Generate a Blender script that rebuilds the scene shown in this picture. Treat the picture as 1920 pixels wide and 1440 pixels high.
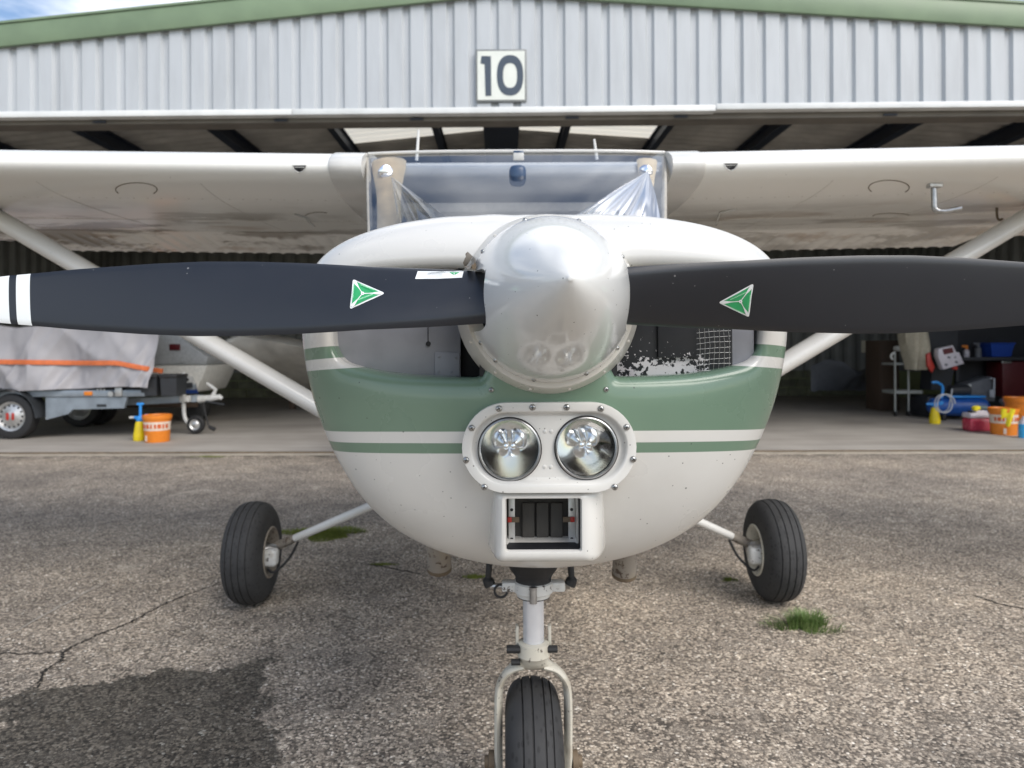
import bpy, bmesh, math, random
import numpy as np
from mathutils import Vector, noise as mnoise
from mathutils.bvhtree import BVHTree
from mathutils.geometry import delaunay_2d_cdt
random.seed(7); np.random.seed(7)
PI = math.pi
S = bpy.context.scene
for o in list(bpy.data.objects): bpy.data.objects.remove(o)

# ------------------------------------------------------------------ camera, sky, sun, exposure
CAM_H = 1.124; FPX = 1333.0; VX = 942.0; VY = 655.0
cam = bpy.data.cameras.new('camera'); camo = bpy.data.objects.new('camera', cam); S.collection.objects.link(camo)
camo.location = (0, 0, CAM_H); camo.rotation_euler = (PI/2, 0.0047, 0)
cam.sensor_width = 36; cam.lens = 36*FPX/1920
cam.shift_x = (960-VX)/1920; cam.shift_y = -(720-VY)/1920
cam.clip_start = 0.05; cam.clip_end = 5000
cam.dof.use_dof = True; cam.dof.focus_distance = 1.12; cam.dof.aperture_fstop = 6.0
S.camera = camo
SUN_EL, SUN_AZ = math.radians(43), math.radians(140)     # azimuth clockwise from +Y (the view direction)
w = bpy.data.worlds.new('World'); S.world = w; w.use_nodes = True
nt = w.node_tree; nt.nodes.clear()
def wn(t, **k):
    n = nt.nodes.new(t)
    for a, b in k.items(): setattr(n, a, b)
    return n
sky = wn('ShaderNodeTexSky', sky_type='NISHITA', sun_disc=False, sun_elevation=SUN_EL, sun_rotation=SUN_AZ, air_density=1.0, dust_density=1.2, ozone_density=1.5)
tc = wn('ShaderNodeTexCoord'); sep = wn('ShaderNodeSeparateXYZ'); nt.links.new(tc.outputs['Generated'], sep.inputs[0])
mz = wn('ShaderNodeMath', operation='MAXIMUM'); nt.links.new(sep.outputs[2], mz.inputs[0]); mz.inputs[1].default_value = 0.12
dv = wn('ShaderNodeVectorMath', operation='DIVIDE'); cz = wn('ShaderNodeCombineXYZ')
for i in range(3): nt.links.new(mz.outputs[0], cz.inputs[i])
nt.links.new(tc.outputs['Generated'], dv.inputs[0]); nt.links.new(cz.outputs[0], dv.inputs[1])
nz = wn('ShaderNodeTexNoise'); nz.inputs['Scale'].default_value = 0.75; nz.inputs['Detail'].default_value = 6; nz.inputs['Roughness'].default_value = 0.56; nz.inputs['Distortion'].default_value = 0.4
nt.links.new(dv.outputs[0], nz.inputs['Vector'])
rp = wn('ShaderNodeValToRGB'); rp.color_ramp.elements[0].position = 0.44; rp.color_ramp.elements[1].position = 0.64
nt.links.new(nz.outputs[0], rp.inputs[0])
mx = wn('ShaderNodeMixRGB'); nt.links.new(rp.outputs[0], mx.inputs[0]); nt.links.new(sky.outputs[0], mx.inputs[1]); mx.inputs[2].default_value = (8.4, 8.6, 9.0, 1)
bg = wn('ShaderNodeBackground'); bg.inputs[1].default_value = 0.10; nt.links.new(mx.outputs[0], bg.inputs[0])
wo = wn('ShaderNodeOutputWorld'); nt.links.new(bg.outputs[0], wo.inputs[0])
sl = bpy.data.lights.new('sun', 'SUN'); sl.energy = 1.4; sl.angle = math.radians(40); sl.color = (1, .95, .88)
so = bpy.data.objects.new('sun', sl); S.collection.objects.link(so)
sd = Vector((math.sin(SUN_AZ)*math.cos(SUN_EL), math.cos(SUN_AZ)*math.cos(SUN_EL), math.sin(SUN_EL)))
so.rotation_euler = sd.to_track_quat('Z', 'Y').to_euler()
S.view_settings.view_transform = 'Standard'; S.view_settings.look = 'None'; S.view_settings.gamma = 1; S.view_settings.exposure = 0.92
S.render.engine = 'CYCLES'
S.cycles.max_bounces = 6; S.cycles.diffuse_bounces = 3; S.cycles.glossy_bounces = 4; S.cycles.transparent_max_bounces = 10

# ------------------------------------------------------------------ helpers
def P(px, py, Y): return Vector(((px-VX)*Y/FPX, Y, CAM_H-(py-VY)*Y/FPX))
def G(px, py):
    Y = CAM_H*FPX/(py-VY); return Vector(((px-VX)*Y/FPX, Y, 0))
WL = {}
COL = S.collection
def root(name, loc, label, cat, group=None):
    o = bpy.data.objects.new(name, None); o.empty_display_size = .1; COL.objects.link(o); o.location = loc; WL[o] = Vector(loc)
    return tag(o, label, cat, group)
def tag(o, label=None, cat=None, group=None, kind=None):
    if label: o['label'] = label
    if cat: o['category'] = cat
    if group: o['group'] = group
    if kind: o['kind'] = kind
    return o
def mk(name, V, F, mats, parent=None, smooth=True, angle=35, mi=None):
    V = np.asarray([tuple(v) for v in V] if not isinstance(V, np.ndarray) else V, dtype=float)
    lo, hi = V.min(0), V.max(0); c = (lo+hi)/2
    if parent is None: c[2] = lo[2]
    me = bpy.data.meshes.new(name); me.from_pydata((V-c).tolist(), [], [list(map(int, f)) for f in F])
    if not isinstance(mats, (list, tuple)): mats = [mats]
    for m in mats: me.materials.append(m)
    if mi is not None: me.polygons.foreach_set('material_index', np.asarray(mi, dtype=np.int32))
    bm = bmesh.new(); bm.from_mesh(me); bmesh.ops.recalc_face_normals(bm, faces=bm.faces); bm.to_mesh(me); bm.free()
    me.polygons.foreach_set('use_smooth', np.full(len(me.polygons), smooth))
    if smooth: me.set_sharp_from_angle(angle=math.radians(angle))
    me.update()
    o = bpy.data.objects.new(name, me); COL.objects.link(o)
    c = Vector(c); WL[o] = c
    if parent is not None: o.parent = parent; o.location = c - WL[parent]
    else: o.location = c
    return o
def place(name, me, loc, parent, rot=None):
    o = bpy.data.objects.new(name, me); COL.objects.link(o); loc = Vector(loc); WL[o] = loc
    o.parent = parent; o.location = loc-(WL[parent] if parent else Vector((0, 0, 0)))
    if rot is not None: o.rotation_euler = rot
    return o
def join(*ps):
    V = []; F = []
    for v, f in ps:
        n = len(V); V += [tuple(a) for a in v]; F += [[i+n for i in q] for q in f]
    return V, F
def box(c, s, bev=0, seg=2, rz=0, ry=0, rx=0):
    bm = bmesh.new(); bmesh.ops.create_cube(bm, size=1)
    for v in bm.verts: v.co = Vector((v.co.x*s[0], v.co.y*s[1], v.co.z*s[2]))
    if bev: bmesh.ops.bevel(bm, geom=list(bm.edges), offset=min(bev, min(s)*.45), segments=seg, affect='EDGES', profile=.5)
    from mathutils import Euler
    R = Euler((rx, ry, rz)).to_matrix()
    bm.verts.index_update()
    V = [R @ v.co + Vector(c) for v in bm.verts]; F = [[v.index for v in f.verts] for f in bm.faces]
    bm.free(); return V, F
def span(a, b, bev=0, seg=2):
    a = Vector(a); b = Vector(b); return box((a+b)/2, [abs(x) for x in (b-a)], bev, seg)
def frame(d):
    d = Vector(d).normalized(); u = Vector((0, 0, 1)) if abs(d.z) < .9 else Vector((1, 0, 0))
    a = d.cross(u).normalized(); return d, a, a.cross(d).normalized()
def tube(path, r, n=12, cap=True, flat=1.0, fdir=None):
    path = [Vector(p) for p in path]; rs = r if isinstance(r, (list, tuple)) else [r]*len(path)
    V = []; F = []; a = None
    for i, p in enumerate(path):
        d = (path[min(i+1, len(path)-1)]-path[max(i-1, 0)]).normalized()
        if a is None:
            if fdir is not None: a = (Vector(fdir)-d*Vector(fdir).dot(d)).normalized()
            else: _, a, _b = frame(d)
        else: a = (a-d*a.dot(d)).normalized()
        b = d.cross(a)
        for k in range(n):
            t = 2*PI*k/n; V.append(p+a*math.cos(t)*rs[i]+b*math.sin(t)*rs[i]*flat)
    for i in range(len(path)-1):
        for k in range(n):
            k2 = (k+1) % n; F.append([i*n+k, i*n+k2, (i+1)*n+k2, (i+1)*n+k])
    if cap: F.append(list(range(n))); F.append([(len(path)-1)*n+k for k in range(n)])
    return V, F
def lathe(prof, c, axis, n=32, cap=False):
    d, a, b = frame(axis); c = Vector(c); V = []; F = []
    for (h, r) in prof:
        for k in range(n):
            t = 2*PI*k/n; V.append(c+d*h+(a*math.cos(t)+b*math.sin(t))*r)
    for i in range(len(prof)-1):
        for k in range(n):
            k2 = (k+1) % n; F.append([i*n+k, i*n+k2, (i+1)*n+k2, (i+1)*n+k])
    if cap: F.append(list(range(n))); F.append([(len(prof)-1)*n+k for k in range(n)])
    return V, F
def prism(poly, d):
    poly = [Vector(p) for p in poly]; d = Vector(d); n = len(poly)
    V = poly+[p+d for p in poly]; F = [list(range(n)), list(range(2*n-1, n-1, -1))]
    for k in range(n): F.append([k, (k+1) % n, n+(k+1) % n, n+k])
    return V, F
def bevel_vf(vf, off, seg=2, ang=30):
    bm = bmesh.new(); vs = [bm.verts.new(v) for v in vf[0]]
    for f in vf[1]:
        try: bm.faces.new([vs[i] for i in f])
        except ValueError: pass
    bmesh.ops.recalc_face_normals(bm, faces=bm.faces)
    es = [e for e in bm.edges if len(e.link_faces) == 2 and e.calc_face_angle(0) > math.radians(ang)]
    bmesh.ops.bevel(bm, geom=es, offset=off, segments=seg, affect='EDGES', profile=.5)
    bm.verts.index_update(); V = [v.co.copy() for v in bm.verts]; F = [[v.index for v in f.verts] for f in bm.faces]; bm.free(); return V, F
def grid(fn, nu, nv):
    V = [fn(i/(nu-1), j/(nv-1)) for j in range(nv) for i in range(nu)]
    F = [[j*nu+i, j*nu+i+1, (j+1)*nu+i+1, (j+1)*nu+i] for j in range(nv-1) for i in range(nu-1)]
    return V, F
def loft(rings, closed=True, caps=True):
    n = len(rings[0]); V = [p for r in rings for p in r]; F = []
    for i in range(len(rings)-1):
        for k in range(n if closed else n-1):
            k2 = (k+1) % n; F.append([i*n+k, i*n+k2, (i+1)*n+k2, (i+1)*n+k])
    if caps: F.append(list(range(n))); F.append([(len(rings)-1)*n+k for k in range(n)])
    return V, F
def smoothpath(pts, n=8):
    pts = [Vector(p) for p in pts]; out = []
    for i in range(len(pts)-1):
        p0 = pts[max(i-1, 0)]; p1 = pts[i]; p2 = pts[i+1]; p3 = pts[min(i+2, len(pts)-1)]
        for k in range(n):
            t = k/n; out.append(.5*((2*p1)+(p2-p0)*t+(2*p0-5*p1+4*p2-p3)*t*t+(3*p1-p0-3*p2+p3)*t*t*t))
    out.append(pts[-1]); return out

# ------------------------------------------------------------------ materials
class NB:
    def __init__(s, name):
        s.m = bpy.data.materials.new(name); s.m.use_nodes = True; s.t = s.m.node_tree; s.b = s.t.nodes['Principled BSDF']; s.out = s.t.nodes['Material Output']
    def n(s, t, **k):
        x = s.t.nodes.new(t)
        for a, b in k.items(): setattr(x, a, b)
        return x
    def put(s, sock, v):
        if isinstance(v, bpy.types.NodeSocket): s.t.links.new(v, sock)
        elif v is not None:
            if sock.type == 'RGBA' and len(v) == 3: v = (*v, 1)
            sock.default_value = v
    def math(s, op, a, b=None, clamp=False):
        x = s.n('ShaderNodeMath', operation=op, use_clamp=clamp); s.put(x.inputs[0], a); s.put(x.inputs[1], b); return x.outputs[0]
    def mix(s, f, a, b, typ='MIX'):
        x = s.n('ShaderNodeMixRGB', blend_type=typ); s.put(x.inputs[0], f); s.put(x.inputs[1], a); s.put(x.inputs[2], b); return x.outputs[0]
    def pos(s):
        if not hasattr(s, '_p'): s._p = s.n('ShaderNodeNewGeometry').outputs['Position']
        return s._p
    def xyz(s, v=None):
        x = s.n('ShaderNodeSeparateXYZ'); s.put(x.inputs[0], v or s.pos()); return x.outputs
    def scale(s, v, sc):
        x = s.n('ShaderNodeVectorMath', operation='MULTIPLY'); s.put(x.inputs[0], v); x.inputs[1].default_value = sc; return x.outputs[0]
    def noise(s, sc, det=4, rough=.5, v=None, dist=0):
        x = s.n('ShaderNodeTexNoise'); s.put(x.inputs['Vector'], v or s.pos()); x.inputs['Scale'].default_value = sc; x.inputs['Detail'].default_value = det; x.inputs['Roughness'].default_value = rough; x.inputs['Distortion'].default_value = dist; return x
    def vor(s, sc, v=None, feat='F1'):
        x = s.n('ShaderNodeTexVoronoi', feature=feat); s.put(x.inputs['Vector'], v or s.pos()); x.inputs['Scale'].default_value = sc; return x
    def ramp(s, f, pts):
        x = s.n('ShaderNodeValToRGB'); e = x.color_ramp.elements
        while len(e) < len(pts): e.new(.5)
        for q, (p, c) in zip(e, pts):
            q.position = p; q.color = (c, c, c, 1) if isinstance(c, (int, float)) else (*c, 1)
        s.put(x.inputs[0], f); return x.outputs[0]
    def step(s, v, a, b):      # smooth 0..1 from a to b
        x = s.n('ShaderNodeMapRange', interpolation_type='SMOOTHSTEP'); s.put(x.inputs[0], v); x.inputs[1].default_value = a; x.inputs[2].default_value = b; return x.outputs[0]
    def bump(s, h, st=.3, dist=.01):
        x = s.n('ShaderNodeBump'); x.inputs['Strength'].default_value = st; x.inputs['Distance'].default_value = dist; s.put(x.inputs['Height'], h); s.t.links.new(x.outputs[0], s.b.inputs['Normal'])
    def set(s, **k):
        for a, v in k.items(): s.put(s.b.inputs[a.replace('_', ' ')], v)
        return s.m
def plain(name, col, rough=.5, metal=0, var=.12, nsc=25, coat=0, bump=0, spec=None):
    b = NB(name); nn = b.noise(nsc, 5).outputs[0]
    f = b.ramp(nn, [(.3, 1-var), (.7, 1+var)])
    b.set(Base_Color=b.mix(1, (*col, 1), f, 'MULTIPLY'), Metallic=metal, Coat_Weight=coat)
    b.set(Roughness=b.math('ADD', b.math('MULTIPLY', b.math('SUBTRACT', nn, .5), .25), rough))
    if spec is not None: b.set(Specular_IOR_Level=spec)
    if bump: b.bump(b.noise(nsc*3, 4).outputs[0], bump, .003)
    return b.m
def specks(b, sc=60, thr=.035):
    v = b.vor(sc); d = b.math('LESS_THAN', v.outputs['Distance'], thr*2)
    r = b.xyz(v.outputs['Color']); k = b.math('GREATER_THAN', r[0], .82); return b.math('MULTIPLY', d, k)
WHITE = (.66, .65, .62); GREEN = (.140, .225, .158)
def m_paint(name, col=WHITE, dirt=.25, rough=.22):
    b = NB(name); n1 = b.noise(3.5, 6, .6).outputs[0]; c = b.mix(b.math('MULTIPLY', b.step(n1, .45, .8), dirt), (*col, 1), (.34, .31, .25, 1))
    c = b.mix(b.math('MULTIPLY', b.math('MAXIMUM', specks(b, 42, .03), specks(b, 110, .06)), .7), c, (.05, .05, .045, 1))
    b.set(Base_Color=c, Roughness=b.math('ADD', b.math('MULTIPLY', b.noise(9, 5).outputs[0], .14), rough-.07), Coat_Weight=.3, Coat_Roughness=.08)
    b.bump(b.noise(14, 2).outputs[0], .05, .004); return b.m
def m_cowl():
    b = NB('cowling_paint'); x, y, z = b.xyz()
    ax = b.math('ABSOLUTE', b.math('SUBTRACT', x, .080)); x2 = b.math('MULTIPLY', ax, ax); zz = b.math('ADD', z, b.math('MULTIPLY', b.math('MULTIPLY', x2, x2), .30))
    def Zp(py, Y=1.26): return CAM_H-(py-VY)*Y/FPX
    def band(zt, zb):
        return b.math('MULTIPLY', b.step(zz, zb-.0006, zb+.0006), b.math('SUBTRACT', 1.0, b.step(zz, zt-.0006, zt+.0006)))
    g1 = band(Zp(684), Zp(806)); g2 = band(Zp(828), Zp(848)); g3 = b.math('MULTIPLY', band(Zp(640), Zp(663)), b.step(ax, .34, .341))
    g = b.math('MAXIMUM', g1, b.math('MAXIMUM', g2, g3))
    gv = b.mix(b.step(b.noise(2.5, 4).outputs[0], .35, .7), (*GREEN, 1), (GREEN[0]*1.25, GREEN[1]*1.15, GREEN[2]*1.2, 1))
    wv = b.mix(b.math('MULTIPLY', b.step(b.noise(4, 6, .6).outputs[0], .45, .8), .22), (*WHITE, 1), (.45, .42, .36, 1))
    c = b.mix(g, wv, gv)
    sp = b.math('MAXIMUM', specks(b, 30, .028), specks(b, 75, .05))
    c = b.mix(b.math('MULTIPLY', sp, .75), c, (.04, .045, .04, 1))
    ch = b.step(b.noise(22, 8, .7).outputs[0], .715, .72)      # chipped, stained spots
    c = b.mix(b.math('MULTIPLY', ch, .6), c, (.20, .19, .16, 1))
    b.set(Base_Color=c, Roughness=b.math('ADD', b.math('MULTIPLY', b.noise(8, 5).outputs[0], .18), .20), Coat_Weight=.35, Coat_Roughness=.07)
    b.bump(b.noise(10, 3).outputs[0], .06, .005); return b.m
def m_wing():
    b = NB('wing_paint'); x, y, z = b.xyz()
    under = b.step(y, 2.75, 3.6)
    st = b.noise(3.0, 7, .62, b.scale(b.pos(), (.5, 1.25, 1))).outputs[0]
    st2 = b.noise(1.4, 5, .6, b.scale(b.pos(), (1, 1, 1))).outputs[0]
    k = b.math('MULTIPLY', b.step(st, .47, .56), b.math('MULTIPLY', under, b.step(st2, .36, .48)))
    oil = b.step(x, -.6, -1.4)
    k = b.math('MULTIPLY', k, b.math('ADD', .55, b.math('MULTIPLY', oil, .45)))
    c = b.mix(b.math('MULTIPLY', b.math('ADD', k, b.math('MULTIPLY', under, .06)), 1.0, True), (.84, .83, .785, 1), (.15, .12, .08, 1))
    rust = b.math('MULTIPLY', b.step(b.noise(1.6, 5, .6, b.scale(b.pos(), (1, 2, 1))).outputs[0], .56, .66), b.math('MULTIPLY', under, .55))
    c = b.mix(rust, c, (.33, .20, .095, 1))
    c = b.mix(b.math('MULTIPLY', specks(b, 18, .02), .7), c, (.05, .045, .04, 1))
    b.set(Base_Color=c, Roughness=.28, Coat_Weight=.2, Coat_Roughness=.1); b.bump(b.noise(5, 3).outputs[0], .08, .008); return b.m
def m_ground():
    b = NB('aggregate_concrete'); p = b.pos(); x, y, z = b.xyz()
    v = b.vor(125); r = b.xyz(v.outputs['Color'])
    cc = b.ramp(r[0], [(0, (.045, .040, .036)), (.28, (.115, .100, .086)), (.55, (.24, .205, .17)), (.8, (.36, .315, .265)), (.97, (.46, .41, .35)), (1, (.66, .63, .58))])
    v2 = b.vor(330); r2 = b.xyz(v2.outputs['Color'])
    c2 = b.ramp(r2[1], [(0, (.06, .052, .046)), (.5, (.20, .175, .15)), (1, (.40, .36, .31))])
    c = b.mix(b.step(b.noise(16, 4).outputs[0], .48, .72), cc, c2)
    c = b.mix(b.math('MULTIPLY', b.step(v.outputs['Distance'], .45, .8), .55), c, (.075, .067, .058, 1))
    big = b.noise(.9, 6, .6).outputs[0]; mid = b.noise(5.5, 5, .6).outputs[0]
    c = b.mix(1, c, b.ramp(big, [(.30, (.68, .685, .70)), (.48, (.95, .945, .94)), (.68, (1.26, 1.23, 1.18))]), 'MULTIPLY')
    c = b.mix(1, c, b.ramp(mid, [(.3, .78), (.7, 1.18)]), 'MULTIPLY')
    # tone turns darker and greyer towards the left, paler tan in the middle
    gl = b.step(b.math('ADD', x, b.math('MULTIPLY', mid, 1.2)), 1.0, -.9)
    c = b.mix(b.math('MULTIPLY', gl, .45), c, b.mix(1, c, (.66, .68, .71, 1), 'MULTIPLY'))
    pale = b.step(b.noise(2.3, 5, .65, dist=.6).outputs[0], .60, .72)
    c = b.mix(b.math('MULTIPLY', pale, .35), c, (.40, .36, .31, 1))
    c = b.mix(1, c, (1.74, 1.70, 1.63, 1), 'MULTIPLY')
    # dark damp patch with a clean wandering edge
    nd = b.noise(3.2, 6, .62, dist=.5); nx = b.math('MULTIPLY', b.math('SUBTRACT', nd.outputs[0], .5), .55)
    nf = b.math('MULTIPLY', b.math('SUBTRACT', b.noise(45, 3).outputs[0], .5), .09)
    e1 = b.math('SUBTRACT', x, b.math('SUBTRACT', -.607, b.math('MULTIPLY', b.math('SUBTRACT', y, 2.01), .50)))
    e2 = b.math('SUBTRACT', y, b.math('ADD', 2.55, b.math('MULTIPLY', b.math('ADD', x, .907), .30)))
    e3 = b.math('MULTIPLY', b.math('SUBTRACT', -1.60, x), .45)
    e = b.math('ADD', b.math('ADD', b.math('MAXIMUM', b.math('MAXIMUM', e1, e2), e3), nx), nf)
    st = b.step(e, .008, -.012); st = b.math('MULTIPLY', st, b.math('MULTIPLY', b.step(x, -2.6, -1.7), b.step(y, 1.0, 1.4)))
    st = b.math('MULTIPLY', st, b.ramp(big, [(.2, .7), (.6, 1.0)]))
    c = b.mix(st, c, b.mix(1, c, (.28, .29, .29, 1), 'MULTIPLY'))
    # moss by the door edge
    ms = b.math('MULTIPLY', b.step(y, 7.2, 7.62), b.step(b.noise(4, 5).outputs[0], .45, .6))
    c = b.mix(b.math('MULTIPLY', ms, .7), c, (.055, .05, .035, 1))
    b.set(Base_Color=c, Roughness=b.math('SUBTRACT', .88, b.math('MULTIPLY', st, .15)), Specular_IOR_Level=.3)
    h = b.math('ADD', b.math('MULTIPLY', b.math('SUBTRACT', 1, v.outputs['Distance']), .6), b.math('MULTIPLY', v2.outputs['Distance'], -.25))
    b.bump(h, .55, .006); return b.m
def m_floor():
    b = NB('hangar_concrete'); n = b.noise(.8, 7, .6).outputs[0]; n2 = b.noise(2, 5, .6, b.scale(b.pos(), (.25, 2, 1))).outputs[0]
    c = b.ramp(n, [(.3, (.27, .245, .215)), (.7, (.40, .37, .33))]); c = b.mix(1, c, b.ramp(n2, [(.3, .82), (.7, 1.1)]), 'MULTIPLY')
    b.set(Base_Color=c, Roughness=b.ramp(n, [(.3, .55), (.7, .75)])); b.bump(b.noise(60, 4).outputs[0], .1, .002); return b.m
def m_flake():
    b = NB('flaked_black_paint'); x, y, z = b.xyz()
    n = b.noise(120, 3, .6).outputs[0]; k = b.math('ADD', b.math('MULTIPLY', b.math('SUBTRACT', 1.105, z), 5.0), b.math('MULTIPLY', b.math('SUBTRACT', .33, x), 1.6))
    n3 = b.noise(14, 3).outputs[0]
    t = b.math('ADD', n, b.math('ADD', b.math('MULTIPLY', k, .55), b.math('MULTIPLY', b.math('SUBTRACT', n3, .5), .85)))
    f = b.step(t, .60, .61)
    b.set(Base_Color=b.mix(f, (.012, .014, .018, 1), (.62, .60, .62, 1)), Roughness=.5); b.bump(f, .4, -.001); return b.m
def m_prop():
    b = NB('matt_black_blade'); x, y, z = b.xyz(); r = b.math('ADD', b.math('SUBTRACT', .080, x), b.math('MULTIPLY', b.math('SUBTRACT', z, 1.207), -.16))
    w1 = b.math('MULTIPLY', b.step(r, .8245, .825), b.math('SUBTRACT', 1, b.step(r, .8465, .847)))
    w2 = b.step(r, .858, .8585); wm = b.math('MAXIMUM', w1, w2)
    base = b.mix(b.math('MULTIPLY', b.math('MAXIMUM', specks(b, 22, .02), specks(b, 60, .03)), .45), b.mix(b.noise(4, 4).outputs[0], (.0115, .0135, .0185, 1), (.0155, .0185, .025, 1)), (.3, .3, .3, 1))
    b.set(Base_Color=b.mix(wm, base, (.74, .77, .77, 1)), Roughness=b.math('ADD', .29, b.math('MULTIPLY', b.noise(30, 4).outputs[0], .10)), Specular_IOR_Level=.55)
    b.bump(b.noise(90, 3).outputs[0], .03, .002); return b.m
def m_glass(name, tint, gloss_rough=.02, ior=1.5, boost=0.0, gc=1.0):
    b = NB(name); t = b.t; tr = b.n('ShaderNodeBsdfTransparent'); tr.inputs[0].default_value = (*tint, 1)
    gl = b.n('ShaderNodeBsdfGlossy'); gl.inputs['Roughness'].default_value = gloss_rough; gl.inputs[0].default_value = (gc, gc, gc, 1)
    fr = b.n('ShaderNodeFresnel'); fr.inputs[0].default_value = ior
    ms = b.n('ShaderNodeMixShader'); t.links.new(b.math('ADD', fr.outputs[0], boost, True), ms.inputs[0]); t.links.new(tr.outputs[0], ms.inputs[1]); t.links.new(gl.outputs[0], ms.inputs[2])
    t.links.new(ms.outputs[0], b.out.inputs[0]); return b.m
def m_translucent(name, col, k=.6):
    b = NB(name); t = b.t; tr = b.n('ShaderNodeBsdfTranslucent'); tr.inputs[0].default_value = (*col, 1)
    b.set(Base_Color=b.mix(b.noise(3, 5).outputs[0], (*[c*.7 for c in col], 1), (*col, 1)), Roughness=.6)
    ms = b.n('ShaderNodeMixShader'); ms.inputs[0].default_value = k; t.links.new(b.b.outputs[0], ms.inputs[1]); t.links.new(tr.outputs[0], ms.inputs[2]); t.links.new(ms.outputs[0], b.out.inputs[0]); return b.m
def m_tyre():
    b = NB('tyre_rubber'); v = b.vor(95, b.scale(b.pos(), (1, .55, .55))); k = b.math('MULTIPLY', b.step(v.outputs['Distance'], .42, .25), b.math('GREATER_THAN', b.xyz(v.outputs['Color'])[0], .45))
    c = b.mix(b.math('MULTIPLY', k, .5), b.mix(b.noise(14, 4).outputs[0], (.026, .026, .027, 1), (.055, .055, .056, 1)), (.009, .009, .009, 1))
    b.set(Base_Color=c, Roughness=.72, Specular_IOR_Level=.35); b.bump(b.noise(120, 4).outputs[0], .15, .002); return b.m
def m_fascia():
    b = NB('grey_cladding'); n = b.noise(1.5, 6, .6, b.scale(b.pos(), (4, 1, .6))).outputs[0]
    c = b.mix(b.step(n, .35, .75), (.515, .54, .565, 1), (.45, .47, .49, 1))
    b.set(Base_Color=c, Roughness=.42, Specular_IOR_Level=.5); return b.m
def m_scratched(name, col, under, thr=.56, rough=.4):
    b = NB(name); n = b.noise(55, 6, .7).outputs[0]; f = b.step(n, thr, thr+.03); d = b.step(b.noise(20, 4).outputs[0], .5, .7)
    b.set(Base_Color=b.mix(f, b.mix(b.math('MULTIPLY', d, .5), (*col, 1), (.32, .27, .2, 1)), (*under, 1)), Roughness=rough); b.bump(f, .3, -.001); return b.m
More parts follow.
